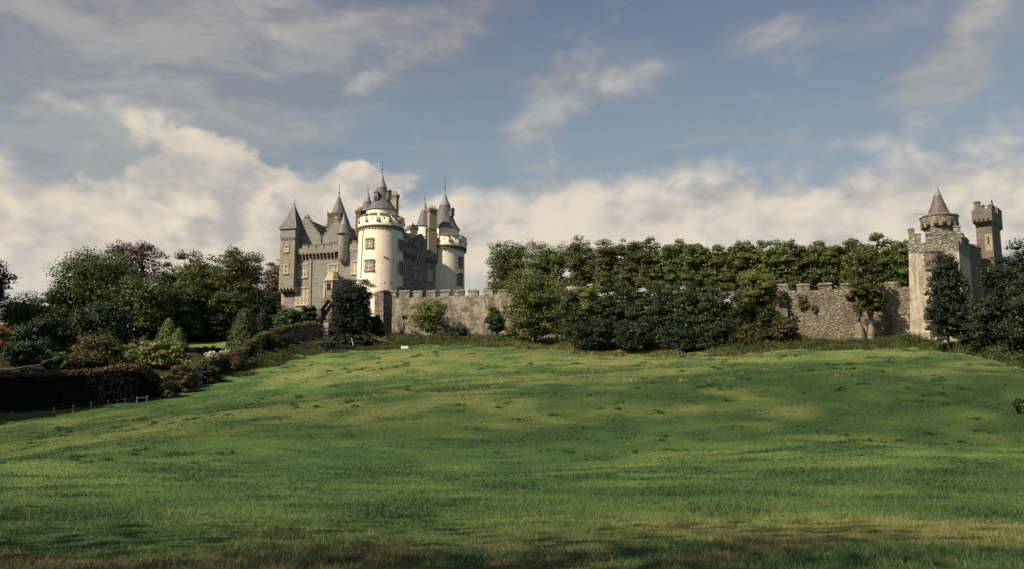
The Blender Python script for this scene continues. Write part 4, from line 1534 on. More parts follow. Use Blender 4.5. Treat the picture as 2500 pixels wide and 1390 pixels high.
prof = [(29 * kT, zof(2293, 526, YT)), (25 * kT, zof(2293, 521, YT)), (19.5 * kT, zof(2293, 508, YT)), (14 * kT, zof(2293, 494, YT)), (9 * kT, zof(2293, 478.5, YT))]
MB().lathe(cT, prof, 40).build('conical_roof', 'slate_brown', tr, gate)
MB().lathe(cT, [(9.3 * kT, zof(2292, 479, YT)), (5 * kT, zof(2292, 466, YT)), (.03, zof(2292, 453, YT))], 24).build('lead_cap', 'lead', tr, gate)
pa = at(2262, 523.5, YT - 1)
pb = at(2230, 523.5, YT - 1)
MB().tube([pa, pb], .025, 5).build('antenna', 'iron', tr, gate)
# slim battlemented tower
S0, S1, S2 = at(2388, 640, 147.0), at(2428, 640, 145.6), at(2448, 640, 151)
FS, FT = Fr(S0, S1), Fr(S1, S2)
sb = S0[:2] + (S2 - S1)[:2]
ztop = lambda py, px=2410: FS.hit(px, py)[1]
slim = MB().prism([S0[:2], S1[:2], S2[:2], sb], zgb, ztop(548)).build('slim_tower', 'brown_stone', gate)
cS = (S0[:2] + S2[:2]) / 2


def out(p, k):
    return cS + (p - cS) * k


H0, H1, H2, H3 = [out(p, 1.24) for p in (S0[:2], S1[:2], S2[:2], sb)]
b = MB()
q0 = [(*p, ztop(548)) for p in (S0[:2], S1[:2], S2[:2], sb)]
q1 = [(*p, ztop(542)) for p in (H0, H1, H2, H3)]
b.hexa(q0, q1)
b.build('corbelled_head', 'brown_stone', slim, gate)
MB().prism([H0, H1, H2, H3], ztop(542) + .002, ztop(512)).build('battlement', 'brown_stone', slim, gate)
FHd, FHe = Fr(H0, H1), Fr(H1, H2)
hs_ = lambda px, py=520: FHd.hit(px, py)[0]
hz_ = lambda py, px=2405: FHd.hit(px, py)[1]
for (x0, x1, y) in [(2379, 2392.5, 495), (2393, 2402, 503.5), (2415, 2422.5, 502.5), (2423, 2437, 490)]:
    a0, a1 = hs_(x0), min(hs_(x1), FHd.L)
    z = hz_(y, (x0 + x1) / 2)
    MB().box(FHd, max(a0, 0), a1, -.7, .006, ztop(512) + .002, z, jit=.02).build('merlon', 'brown_stone', slim, gate)
    MB().box(FHd, max(a0, 0) - .1, a1 + .1, -.8, .12, z + .012, z + .26, top=(.06, .26), jit=.02).build('merlon_cap', 'cap', slim, gate)
for (f0, f1_, y) in [(.15, .34, 500), (.62, 1.0, 495)]:
    z = hz_(y)
    MB().box(FHe, FHe.L * f0, FHe.L * f1_, -.7, .006, ztop(512) + .002, z).build('merlon', 'brown_stone', slim, gate)
    MB().box(FHe, FHe.L * f0 - .1, FHe.L * f1_ + .1, -.8, .12, z + .012, z + .26, top=(.06, .26)).build('merlon_cap', 'cap', slim, gate)
for i in range(4):
    s = FHd.L * (i + .62) / 4.6
    MB().box(FHd, s - .17, s + .17, -.5, .02, ztop(543), ztop(536)).build('machicolation', 'hole', slim, gate)
s, z = FS.hit(2413.5, 588)
MB().box(FS, s - .5, s + .5, -.1, .05, z - 1.6, z + 1.0).build('slit_surround', 'chimney_stone', slim, gate)
MB().box(FS, s - .11, s + .11, -.05, .06, z - .55, z + .65).build('slit', 'hole', slim, gate)
s, z = FT.hit(2440, 575)
MB().box(FT, s - .45, s + .45, -.1, .04, z - 1.6, z + 1.4).build('slit_surround', 'chimney_stone', slim, gate)
# link wall
L0, L1_ = at(2372, 640, 143.5), at(2398, 640, 144.5)
FL = Fr(L0, L1_)
lk = MB().box(FL, -.3, FL.L, -3, 0, zgb, FL.hit(2385, 604)[1]).build('link_wall', 'brown_stone', gate)
MB().box(FL, -.1, FL.L + .15, -1.2, .15, FL.hit(2385, 604)[1] + .002, FL.hit(2385, 597)[1], top=(.1, .3)).build('link_cap', 'cap', lk, gate)


# ------------------------------------------------------------------ vegetation
def orient_cards(P, N, size, aspect, rng, jitter=0.8):
    n = len(P)
    N = N + rng.normal(0, jitter, (n, 3))
    N /= np.linalg.norm(N, axis=1, keepdims=True) + 1e-9
    R = rng.normal(0, 1, (n, 3))
    T = np.cross(N, R)
    T /= np.linalg.norm(T, axis=1, keepdims=True) + 1e-9
    B = np.cross(N, T)
    sz = (size * rng.uniform(0.6, 1.35, n))[:, None]
    bend = N * sz * 0.12
    V = np.empty((n, 4, 3))
    V[:, 0] = P - T * sz * .5
    V[:, 1] = P + B * sz * aspect * .5 + bend
    V[:, 2] = P + T * sz * .5
    V[:, 3] = P - B * sz * aspect * .5 + bend
    return V.reshape(-1, 3)


def crown(center, rad, nl, ncards, size, seed, squash=.75, lobe=(.24, .40), core=.22, flat_bottom=.55, jitter=.45, aspect=.6, boxy=.82, taper=0.0):
    """leaf cards on many small clumps that fill an uneven ellipsoid"""
    rng = np.random.default_rng(seed)
    rad = np.array(rad, float)
    d = rng.normal(0, 1, (nl, 3))
    d /= np.linalg.norm(d, axis=1, keepdims=True)
    d[:, 2] = np.where(d[:, 2] < -flat_bottom, -flat_bottom * rng.uniform(.3, 1, nl), d[:, 2])
    k = rng.uniform(.35, 1.0, nl) ** .6
    wob = 1 + .11 * np.sin(d[:, 0] * 5 + seed) * np.cos(d[:, 2] * 4 + seed * 1.7)
    d = np.sign(d) * np.abs(d) ** boxy
    lc = d * (k * wob)[:, None] * rad * .86
    lc[:, :2] *= (1 - taper * np.clip(lc[:, 2] / rad[2] * .5 + .5, 0, 1))[:, None]
    lr = rng.uniform(*lobe, nl) * rad.min() * (1.15 - .35 * k)
    w = lr ** 2
    per = rng.choice(nl, ncards, p=w / w.sum())
    v = rng.normal(0, 1, (ncards, 3))
    v /= np.linalg.norm(v, axis=1, keepdims=True)
    v[:, 2] = np.where(v[:, 2] < -.3, v[:, 2] * .4, v[:, 2])
    rr = lr[per][:, None] * (rng.uniform(.5, 1.1, (ncards, 1)) + np.abs(rng.normal(0, .16, (ncards, 1))))
    P = lc[per] + v * rr * np.array([1, 1, squash])
    nc = int(ncards * core)
    q = rng.normal(0, 1, (nc, 3))
    q = q / np.linalg.norm(q, axis=1, keepdims=True) * rng.uniform(.15, .72, (nc, 1)) * rad
    N = v * np.array([1, 1, 1.2]) + np.array([0, 0, .25])
    V1 = orient_cards(P, N, size, aspect, rng, jitter)
    V2 = orient_cards(q, q / rad, size * 1.35, .9, rng, .9)
    return np.concatenate([V1, V2]) + np.array(center), lc + np.array(center)


def trunk_mb(p0, p1, r, limbs, seed, lean=.3, n=8):
    rnd = random.Random(seed)
    b = MB()
    p0, p1 = np.array(p0, float), np.array(p1, float)
    pts, rad = [], []
    for i in range(6):
        t = i / 5
        w = np.array([rnd.uniform(-lean, lean), rnd.uniform(-lean, lean), 0]) * (t * (1 - t) * 2)
        pts.append(p0 + (p1 - p0) * t + w)
        rad.append(r * (1.35 if i == 0 else 1) * (1 - .62 * t))
    b.tube(pts, rad, n)
    for l in limbs:
        t = rnd.uniform(.45, .92)
        a = p0 + (p1 - p0) * t
        l = np.array(l)
        m = (a + l) / 2 + np.array([0, 0, .12 * np.linalg.norm(l - a)])
        b.tube([a, m, l], [r * .38, r * .24, r * .07], 5)
    return b


def tree(name, label, pxc, px0, px1, ytop, ybot, Y, mat, seed, group=None, nl=80, ncards=9000, size=.38, deep=None, bark='bark', cat='tree',
         trunk_r=None, squash=.75, flat=.55, lobe=(.24, .40), core=.22, base=None, aspect=.6, boxy=.82, taper=0.0):
    c = at((px0 + px1) / 2, (ytop + ybot) / 2, Y)
    rx = wpx(px0, px1, (ytop + ybot) / 2, Y) / 2
    rz = (zof(pxc, ytop, Y) - zof(pxc, ybot, Y)) / 2
    ry = deep if deep else min(rx, max(rz, rx * .6))
    bx, by = at(pxc, ybot, Y)[0], Y
    g = gz1(bx, by)
    t = thing(name, label, cat, (bx, by, g), group)
    V, lc = crown(c - BASE[t.name], (rx, ry, rz), nl, ncards, size, seed, squash, lobe, core, flat, aspect=aspect, boxy=boxy, taper=taper)
    fast_mesh('crown', V, 4, mat, t)
    rng = random.Random(seed)
    top = np.array([c[0] + rng.uniform(-.2, .2) * rx, Y, c[2] + rz * .35])
    lim = [lc[i] + BASE[t.name] for i in rng.sample(range(len(lc)), min(8, len(lc)))]
    trunk_mb((bx, by, g - .4), top, trunk_r or max(.16, rx * .075), lim, seed).build('trunk', bark, t)
    return t


ORD = ['first', 'second', 'third', 'fourth', 'fifth', 'sixth', 'seventh', 'eighth', 'ninth', 'tenth', 'eleventh', 'twelfth', 'thirteenth', 'fourteenth', 'fifteenth', 'sixteenth', 'seventeenth']

# left wood
WOOD = 'trees of the wood left of the castle'
tree('broadleaf_tree', 'dark tree cut by the left edge of the photo, standing apart against the sky', -40, -110, 20, 628, 770, 150, 'lf_dark', 101, WOOD, flat=.85)
tree('broadleaf_tree', 'dark green low-crowned tree near the left edge, above the golden shrub', 60, -10, 150, 712, 870, 158, 'lf_green', 102, WOOD, ncards=10800, flat=.85)
tree('broadleaf_tree', 'tallest big green tree of the left wood, left of the copper beech', 235, 125, 335, 597, 800, 172, 'lf_green', 103, WOOD, nl=110, ncards=16200, flat=.85)
tree('broadleaf_tree', 'green tree with thin branch tips on the sloping left shoulder of the wood', 145, 85, 225, 668, 850, 166, 'lf_green', 104, WOOD, ncards=8100, lobe=(.2, .34), flat=.85)
tree('copper_beech', 'purple copper beech standing out above the wood', 338, 255, 416, 574, 730, 196, 'lf_copper', 105, None, nl=70, ncards=5200, lobe=(.16, .30), core=.10, squash=.5, bark='bark')
tree('broadleaf_tree', 'green tree in front of the copper beech', 330, 262, 425, 668, 850, 164, 'lf_green', 106, WOOD, nl=90, ncards=12825, flat=.85)
tree('broadleaf_tree', 'olive tree just right of the copper beech', 472, 416, 535, 602, 800, 186, 'lf_olive', 107, WOOD, ncards=8775, lobe=(.2, .36), core=.14, flat=.85)
tree('broadleaf_tree', 'wide olive tree of the wood nearest the castle', 585, 510, 650, 598, 790, 184, 'lf_olive', 108, WOOD, nl=90, ncards=12150, lobe=(.2, .36), core=.16, flat=.85)
tree('broadleaf_tree', 'brownish tree half hidden behind the castle left tower', 668, 632, 720, 625, 785, 214, 'lf_brown', 109, WOOD, ncards=6750, squash=.45, core=.12, flat=.85)
tree('broadleaf_tree', 'dark green tree in front of the two olive trees', 440, 392, 515, 668, 850, 170, 'lf_green', 110, WOOD, ncards=9450, flat=.85)
tree('broadleaf_tree', 'small olive round-topped tree behind the garden lawn', 548, 500, 605, 698, 825, 172, 'lf_green', 111, WOOD, ncards=8100, flat=.85)
tree('broadleaf_tree', 'dark tree low in the wood above the brown shrub', 250, 165, 330, 735, 885, 155, 'lf_dark', 112, WOOD, ncards=12150, flat=.85)
tree('broadleaf_tree', 'dark tree low in the wood at far left behind the dark bush', 100, 15, 185, 768, 905, 148, 'lf_dark', 113, WOOD, ncards=12150, flat=.85)
tree('broadleaf_tree', 'dark tree behind the pointed pale cypress', 470, 340, 560, 742, 850, 178, 'lf_dark', 114, WOOD, ncards=12150, deep=5, flat=.85)
tree('broadleaf_tree', 'dark tree between the spreading yew and the castle corner', 640, 590, 690, 700, 800, 200, 'lf_dark', 115, WOOD, ncards=6750, flat=.85)

tree('broadleaf_tree', 'dark green tree filling the dip behind the copper beech and the olive tree', 420, 372, 470, 632, 830, 200, 'lf_green', 116, WOOD, ncards=9000, flat=.9)
tree('broadleaf_tree', 'dark tree behind the gap between the two olive trees', 515, 470, 565, 625, 830, 202, 'lf_olive', 117, WOOD, ncards=8000, flat=.9)
tree('broadleaf_tree', 'blue-green tree low between the left shoulder tree and the big green one', 190, 120, 250, 700, 870, 178, 'lf_dark', 118, WOOD, ncards=9000, flat=.95)


def shrub(name, label, px0, px1, ytop, ybot, Y, mat, seed, group=None, nl=40, ncards=3500, size=.32, deep=None, cat='shrub', squash=.75, lobe=(.24, .42), core=.25,
          flat=.45, stems=4, jitter=.5, aspect=.6):
    c = at((px0 + px1) / 2, (ytop + ybot) / 2, Y)
    rx = wpx(px0, px1, (ytop + ybot) / 2, Y) / 2
    rz = (c[2] - zof((px0 + px1) / 2, ybot, Y))
    ry = deep or min(rx, 2.5 * rz)
    g = gz1(c[0], Y)
    t = thing(name, label, cat, (c[0], Y, g), group)
    V, lc = crown(c - BASE[t.name], (rx, ry, rz), nl, ncards, size, seed, squash, lobe, core, flat, jitter, aspect)
    fast_mesh('foliage', V, 4, mat, t)
    b = MB()
    rnd = random.Random(seed)
    for i in range(stems):
        l = lc[rnd.randrange(len(lc))] + BASE[t.name]
        q = np.array([c[0] + rnd.uniform(-.3, .3) * rx, Y + rnd.uniform(-.2, .2) * ry, g - .3])
        b.tube([q, (q + l) / 2 + np.array([rnd.uniform(-.2, .2), 0, .2]), l], [.09, .06, .02], 5)
    b.build('stem', 'bark', t)
    return t


def conifer(name, label, pxc, px0, px1, ytop, ybot, Y, mat, seed, ncards=4500, size=.28, power=.75, cat='conifer', group=None, droop=-.2, tiers=0):
    rng = np.random.default_rng(seed)
    zt, zb = zof(pxc, ytop, Y), zof(pxc, ybot, Y)
    r = wpx(px0, px1, ybot, Y) / 2
    x = at(pxc, ybot, Y)[0]
    g = gz1(x, Y)
    zb = min(zb, g + .6)
    t = thing(name, label, cat, (x, Y, g), group)
    h = 1 - rng.uniform(0, 1, ncards) ** .62
    h = np.clip(h, 0, 1)
    if tiers:
        h = np.clip((np.floor(h * tiers) + rng.uniform(0, 1, ncards) ** 2.2) / tiers, 0, 1)
    a = rng.uniform(0, 2 * np.pi, ncards)
    lump = 1 + .13 * np.sin(a * 7 + h * 19 + seed) + .09 * np.sin(a * 13 - h * 31) + .07 * np.sin(a * 3 + 1.3 * seed)
    rr = r * np.power(1 - h, power) * lump
    if tiers:
        rr = rr * (1.12 - .35 * ((h * tiers) % 1.0))
    k = rng.uniform(.72, 1.04, ncards)
    P = np.stack([np.cos(a) * rr * k, np.sin(a) * rr * k, zb - g + (zt - zb) * h], 1)
    N = np.stack([np.cos(a), np.sin(a), np.full(ncards, .45)], 1)
    V = orient_cards(P, N, size, .55, rng, .5)
    fast_mesh('foliage', V, 4, mat, t)
    MB().tube([(x, Y, g - .3), (x, Y, zb + (zt - zb) * .5)], [max(.1, r * .12), .05], 7).build('trunk', 'bark', t)
    return t


# garden left of the castle
conifer('cypress', 'pale green pointed cypress above the big-leaved shrub', 410, 381, 441, 777, 842, 152, 'lf_cypress', 201, power=.62, ncards=6500)
conifer('cypress', 'small pale cypress hump leaning on the right of the pointed cypress', 436, 415, 462, 800, 842, 150, 'lf_cypress', 202, power=.6, ncards=4000)
conifer('yew', 'broad dark green clipped conifer beside the lawn', 594, 552, 634, 752, 860, 157, 'lf_cypress2', 203, power=.45, ncards=9000)
conifer('yew', 'darker conifer just right of the broad clipped one', 640, 612, 668, 757, 830, 162, 'lf_yew', 204, power=.5, ncards=5000)
tree('yew', 'large dark yew tree in front of the white tower', 865, 800, 924, 664, 846, 172, 'lf_yew', 205, None, nl=230, ncards=26000, size=.27, squash=.4, flat=1.0, lobe=(.14, .26), core=.35, aspect=.36, boxy=.62, taper=.18)
shrub('shrub', 'large pale green big-leaved shrub below the cypress', 296, 488, 828, 920, 136, 'lf_bright', 211, nl=80, ncards=8000, size=.42, squash=.6, deep=4, aspect=.75)
shrub('shrub', 'rounded brown-olive shrub left of the pale big-leaved shrub', 165, 318, 812, 925, 131, 'lf_brown', 212, nl=60, ncards=9000, size=.26)
shrub('shrub', 'golden yellow shrub at the left edge', -45, 36, 792, 875, 128, 'lf_gold', 213, ncards=2600)
shrub('shrub', 'dark bush right of the golden shrub', 0, 105, 828, 910, 125, 'lf_dark', 214, ncards=5000)
shrub('shrub', 'small dark green bush left of the brown-olive shrub', 100, 185, 852, 920, 128, 'lf_green', 215, ncards=3500)
shrub('shrub', 'low dark purple mound in front of the lawn', 470, 548, 842, 880, 150, 'lf_hedge', 216, ncards=4500, size=.22, nl=50)
shrub('shrub', 'clipped low hedge block on the far side of the lawn', 486, 552, 806, 836, 184, 'lf_olive', 217, ncards=3500, size=.25)
shrub('shrub', 'cream-white flowering shrub spilling over the garden wall', 494, 580, 848, 905, 141, 'lf_flower', 218, ncards=2600, size=.30, squash=.55, lobe=(.16, .3), core=.05, jitter=1.2)
shrub('shrub', 'brownish bush beneath the small olive tree', 455, 525, 765, 830, 180, 'lf_brown', 219, ncards=4000)
shrub('shrub', 'olive bush between lawn hedge and clipped conifer', 510, 585, 745, 812, 182, 'lf_olive', 220, ncards=4000)
shrub('shrub', 'leafy green bush at the foot of the castle corner', 662, 752, 752, 815, 176, 'lf_cypress2', 221, ncards=5500, squash=.5)
shrub('shrub', 'small dark bush left of the ruined stair wall', 735, 775, 742, 800, 174, 'lf_dark', 222, ncards=2500)
shrub('shrub', 'grassy green bush low on the garden wall top', 640, 720, 790, 825, 167, 'lf_olive', 223, ncards=3200)
shrub('shrub', 'dark spiky gorse bush on the field below the gate pier', 752, 880, 834, 882, 160, 'lf_yew', 224, ncards=5000, size=.3, deep=2.2)
shrub('shrub', 'dark green undergrowth bush under the yew tree', 800, 940, 815, 852, 166, 'lf_dark', 225, ncards=5000, deep=2)
shrub('shrub', 'bushy climber on the dark corner buttress of the curtain wall', 902, 940, 765, 838, 176, 'lf_olive', 226, ncards=3000, deep=1.4)

for k, (x0, x1, y0, y1, Y, mt, lb) in enumerate([
        (425, 478, 905, 962, 119, 'lf_russet', 'russet bush on the low end of the garden wall'),
        (470, 545, 888, 948, 127, 'lf_thicket', 'dark green bush before the garden wall, below the white flowers'),
        (540, 600, 868, 918, 137, 'lf_brown', 'brown bush before the garden wall, right of the white flowers'),
        (590, 650, 842, 892, 146, 'lf_thicket', 'dark green bush before the garden wall, left of the bare stonework'),
        (380, 440, 925, 975, 114.5, 'lf_thicket', 'dark bush where the hedge meets the garden wall'),
        (640, 690, 815, 862, 153, 'lf_olive', 'olive bush before the upper garden wall'),
        (618, 665, 806, 842, 156, 'lf_olive', 'grassy tuft bush on the garden wall by the clipped conifer')]):
    shrub('shrub', lb, x0, x1, y0, y1, Y, mt, 250 + k, 'bushes along the garden wall', ncards=4200, size=.24, deep=1.3, flat=.9, lobe=(.2, .4))

# brick garden pier behind the lawn
pgp = at(557, 826, 186)
gp = thing('garden_pier', 'small brown brick pier at the end of the lawn hedge', 'pier', (pgp[0], 186, gz1(pgp[0], 186)))
fp_ = Fr(pgp, pgp + np.array([1, -.2, 0]))
MB().box(fp_, -.8, .8, -1, 0, gz1(pgp[0], 186) - .4, zof(557, 801, 186)).build('shaft', 'brick', gp)
MB().box(fp_, -.9, .9, -1.1, .1, zof(557, 801, 186) + .002, zof(557, 799, 186)).build('coping', 'cap', gp)

# lawn patch
LX = np.linspace(0, 1, 26)
lawn = MB()
Lc = [(440, 842, 164), (568, 834, 170), (575, 856, 156), (455, 860, 156)]
Lp = [at(*c)[:2] for c in Lc]
rows = []
for i in range(13):
    t = i / 12
    A_ = Lp[0] * (1 - t) + Lp[3] * t
    B_ = Lp[1] * (1 - t) + Lp[2] * t
    rows.append([A_ * (1 - u) + B_ * u for u in LX])
RP = np.array(rows)
RZ = gz(RP[..., 0], RP[..., 1])
zl = np.array([[zof(px, py, Y) for px, py, Y in Lc]])[0]
for i in range(13):
    for j in range(26):
        t, u = i / 12, LX[j]
        pl = (zl[0] * (1 - u) + zl[1] * u) * (1 - t) + (zl[3] * (1 - u) + zl[2] * u) * t
        RZ[i, j] = max(RZ[i, j] + .05, pl)
for i in range(12):
    for j in range(25):
        lawn.face([(*RP[i + 1, j], RZ[i + 1, j]), (*RP[i + 1, j + 1], RZ[i + 1, j + 1]), (*RP[i, j + 1], RZ[i, j + 1]), (*RP[i, j], RZ[i, j])])
M['lawn'] = plain('mown_lawn', (0.135, 0.15, 0.042), (0.10, 0.125, 0.034), .95, .8)
lw = lawn.build('lawn', 'lawn')
lw['kind'] = 'structure'


# sloping garden wall
def poly_wall(pts, height, thick, root, mat, name='wall', rough=.2, sub=6):
    b = MB()
    P = []
    for i in range(len(pts) - 1):
        for k in range(sub):
            t = k / sub
            P.append(np.array(pts[i]) * (1 - t) + np.array(pts[i + 1]) * t)
    P.append(np.array(pts[-1], float))
    n = len(P)
    acc = 0.0
    prev = None
    for i in range(n):
        x, y, z = P[i]
        d = P[min(i + 1, n - 1)] - P[max(i - 1, 0)]
        nn = np.array([-d[1], d[0]])
        nn /= np.linalg.norm(nn)
        if nn[1] < 0:
            nn = -nn
        if i:
            acc += np.linalg.norm(P[i][:2] - P[i - 1][:2])
        zt = z + random.uniform(-rough, rough)
        zb = gz1(x, y) - .6
        wob = random.uniform(-.12, .12)
        A = [(x, y + wob, zb), (x, y + wob * .5, (zb + zt) / 2), (x + random.uniform(-.1, .1), y + .15, zt), (x + nn[0] * thick, y + nn[1] * thick, zt + random.uniform(-.1, .1)), (x + nn[0] * thick, y + nn[1] * thick, zb)]
        if prev:
            for q in range(4):
                uv = [(pa_, prev[q][2] + q * .0), (acc, A[q][2]), (acc, A[q + 1][2]), (pa_, prev[q + 1][2])]
                b.face([prev[q], A[q], A[q + 1], prev[q + 1]], uv)
        prev, pa_ = A, acc
    return b.build(name, mat, root)


gwp = [at(x, y, Y) for x, y, Y in GW_PIX]
gw = thing('garden_wall', 'sloping reddish rubble garden wall climbing from the hedge to the gate pier', 'wall', (gwp[5][0], gwp[5][1], gz1(gwp[5][0], gwp[5][1])))
poly_wall(gwp, 2, .8, gw, 'garden_stone')
# plants along that wall, one mass
rng = np.random.default_rng(55)


def ridge_foliage(name, pts, n, spread_y, h, size, mat, seed, off=(0, 0, 0), kindlabel=None):
    rng = np.random.default_rng(seed)
    P = np.array(pts)
    seg = rng.uniform(0, len(P) - 1.001, n)
    i = seg.astype(int)
    f = (seg - i)[:, None]
    c = P[i] * (1 - f) + P[i + 1] * f
    clump = fbm(c[:, 0] / 1.6, c[:, 1] / 1.6 + seed, seed, 3)
    keep = rng.uniform(0, 1, n) < np.clip((clump - .3) * 2.6, 0, 1)
    c, clump = c[keep], clump[keep]
    m = len(c)
    c = c + np.array(off) + np.stack([rng.normal(0, .25, m), rng.normal(0, spread_y, m), rng.uniform(-.1, 1, m) * h * clump], 1)
    V = orient_cards(c, np.tile([-.3, -.6, .6], (m, 1)), size, .6, rng, .8)
    o = fast_mesh(name, V, 4, mat)
    mark(o, kindlabel, 'plants', kind='stuff')
    return o


ridge_foliage('wall_top_plants', gwp, 16000, .5, 1.2, .26, 'lf_olive', 61, kindlabel='olive trailing plants along the top of the garden wall')
foot = [(p[0], p[1] - .9, gz1(p[0], p[1] - .9)) for p in gwp]
ridge_foliage('wall_foot_weeds', foot, 26000, .9, 2.2, .26, 'lf_thicket', 62, kindlabel='green weeds growing at the foot of the garden wall')

# big dark hedge at lower left
hp = [(-60, 912, 109), (60, 912, 110), (180, 908, 111), (260, 903, 112), (310, 893, 112.5), (345, 895, 113), (372, 915, 114), (392, 938, 116)]
hg = thing('hedge', 'tall dark beech hedge with russet top behind the wire fence', 'hedge', at(170, 1000, 111))
HP = np.array([at(*p) for p in hp])
rng = np.random.default_rng(77)
n = 42000
seg = rng.uniform(0, len(HP) - 1.001, n)
i = seg.astype(int)
f = (seg - i)[:, None]
c = HP[i] * (1 - f) + HP[i + 1] * f
gzv = gz(c[:, 0], c[:, 1] - 1)
u = rng.uniform(0, 1, n)
face_side = rng.uniform(0, 1, n) < .72
topz = c[:, 2] + .35 * (fbm(c[:, 0] / 1.2, c[:, 0] * 0, 5, 3) - .5)
z = np.where(face_side, gzv + (topz - gzv) * u ** .9, topz + rng.normal(0, .10, n))
yo = np.where(face_side, -1.1 + rng.normal(0, .15, n) + .3 * (fbm(c[:, 0] / 1.5, z / 1.2, 9, 3) - .5) * 2, rng.uniform(-1.1, 1.6, n))
P = np.stack([c[:, 0], c[:, 1] + yo, z], 1)
N = np.where(face_side[:, None], np.array([[0, -1, .2]]), np.array([[0, -.2, 1]]))
V = orient_cards(P, N, .26, .6, rng, .6) - BASE[hg.name]
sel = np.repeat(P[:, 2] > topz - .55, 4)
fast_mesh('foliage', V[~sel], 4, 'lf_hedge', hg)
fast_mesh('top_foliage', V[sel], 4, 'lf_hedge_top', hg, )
b = MB()
for k in range(len(HP) - 1):
    a_, b_ = HP[k], HP[k + 1]
    za, zb_ = gz1(a_[0], a_[1]) - .5, gz1(b_[0], b_[1]) - .5
    f0 = [(a_[0], a_[1] - .75, za), (b_[0], b_[1] - .75, zb_), (b_[0], b_[1] + 1.2, zb_), (a_[0], a_[1] + 1.2, za)]
    t0 = [(a_[0], a_[1] - .7, a_[2] - .35), (b_[0], b_[1] - .7, b_[2] - .35), (b_[0], b_[1] + 1.2, b_[2] - .35), (a_[0], a_[1] + 1.2, a_[2] - .35)]
    b.hexa(f0, t0)
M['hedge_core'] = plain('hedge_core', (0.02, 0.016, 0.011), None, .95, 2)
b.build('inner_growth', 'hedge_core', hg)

# crooked limb over the hedge
cl = [at(x, y, 118) for x, y in [(-30, 904), (30, 902), (60, 896), (95, 892), (118, 880), (150, 872)]]
br_t = thing('fallen_limb', 'long crooked bare limb lying above the hedge at left', 'branch', cl[2])
MB().tube(cl, [.10, .13, .11, .10, .08, .03], 7).build('limb', 'bark', br_t)
MB().tube([cl[2], cl[2] + np.array([1.0, .2, -.9])], [.06, .02], 5).build('side_shoot', 'bark', br_t)

# fence
posts = [(28, 1029, 1006), (81, 1026, 1003), (130, 1020, 998), (178, 1012, 991), (221, 1004, 987), (263, 1000, 980), (305, 991, 974), (391, 981, 972)]
fpts = [at(x, y, 104 + (x / 390) * 6) for x, y, _ in posts]
fence = thing('wire_fence', 'post and wire fence along the foot of the dark hedge', 'fence', (fpts[3][0], fpts[3][1], gz1(fpts[3][0], fpts[3][1])))
tops = []
for k, (x, y, yt) in enumerate(posts):
    p = fpts[k]
    g = gz1(p[0], p[1])
    h = .95 if k < 7 else .6
    fr = Fr(p, p + np.array([1, .1 * (k % 3), 0]))
    tops.append(np.array([p[0], p[1] - .07, g + h]))
    MB().box(fr, -.055, .055, -.055, .055, g - .3, g + h, top=(.012, .012), jit=.012).build('post', 'bark', fence)
for hh in (.12, .45):
    MB().tube([t - np.array([0, 0, hh]) for t in tops], .008, 4).build('wire', 'iron', fence)
stp = at(346, 986, 109.5)
stl = thing('fence_stile', 'two-post timber stile frame with a top rail at the end of the hedge', 'stile', (stp[0], stp[1], gz1(stp[0], stp[1])))
fr = Fr(stp, stp + np.array([1, .1, 0]))
g = gz1(stp[0], stp[1])
W_ = wpx(334, 358, 980, 109.5)
MB().box(fr, -W_ / 2 - .06, -W_ / 2 + .06, -.06, .06, g - .3, g + .95, jit=.01).build('post', 'wood', stl)
MB().box(fr, W_ / 2 - .06, W_ / 2 + .06, -.06, .06, g - .3, g + 1.08, jit=.01).build('post', 'wood', stl)
MB().tube([fr.pt(-W_ / 2 - .05, .09, g + .78), fr.pt(W_ / 2 + .05, .09, g + .86)], .045, 6).build('rail', 'wood', stl)

# right of the castle, in front of the curtain wall
shrub('shrub', 'rounded yellow-green bush against the rendered curtain wall', 994, 1100, 722, 822, 174, 'lf_willow', 231, nl=80, ncards=8000, size=.26, deep=3, flat=1.0)
shrub('shrub', 'small dark tangled bush by the wall left of the central tree', 1184, 1238, 766, 822, 173, 'lf_dark', 232, ncards=3000, deep=1.5)
shrub('shrub', 'low dark bramble patch below the rendered wall', 1085, 1150, 800, 826, 172, 'lf_dark', 233, ncards=2500, deep=1.5)
shrub('shrub', 'thin yellow-green sapling against the rendered wall', 1190, 1214, 738, 790, 175, 'lf_willow', 234, ncards=500, deep=.8, lobe=(.3, .5))
# bare shrub
bs = at(982, 812, 176)
bare = thing('bare_shrub', 'bare brown twiggy shrub left of the rounded yellow-green bush', 'shrub', (bs[0], 176, gz1(bs[0], 176)))
b = MB()
for (x, y) in [(960, 785), (966, 776), (975, 770), (985, 772), (990, 765), (994, 778), (970, 790)]:
    p = at(x, y, 176)
    b.tube([(bs[0], 176, gz1(bs[0], 176) - .2), (np.array(bs) * .5 + p * .5) + np.array([.1, 0, .2]), p], [.08, .06, .02], 5)
b.build('twig', 'bark', bare)
V, _ = crown(at(988, 775, 176) - BASE[bare.name], (.9, .6, .7), 10, 260, .2, 235)
fast_mesh('foliage', V, 4, 'lf_brown', bare)

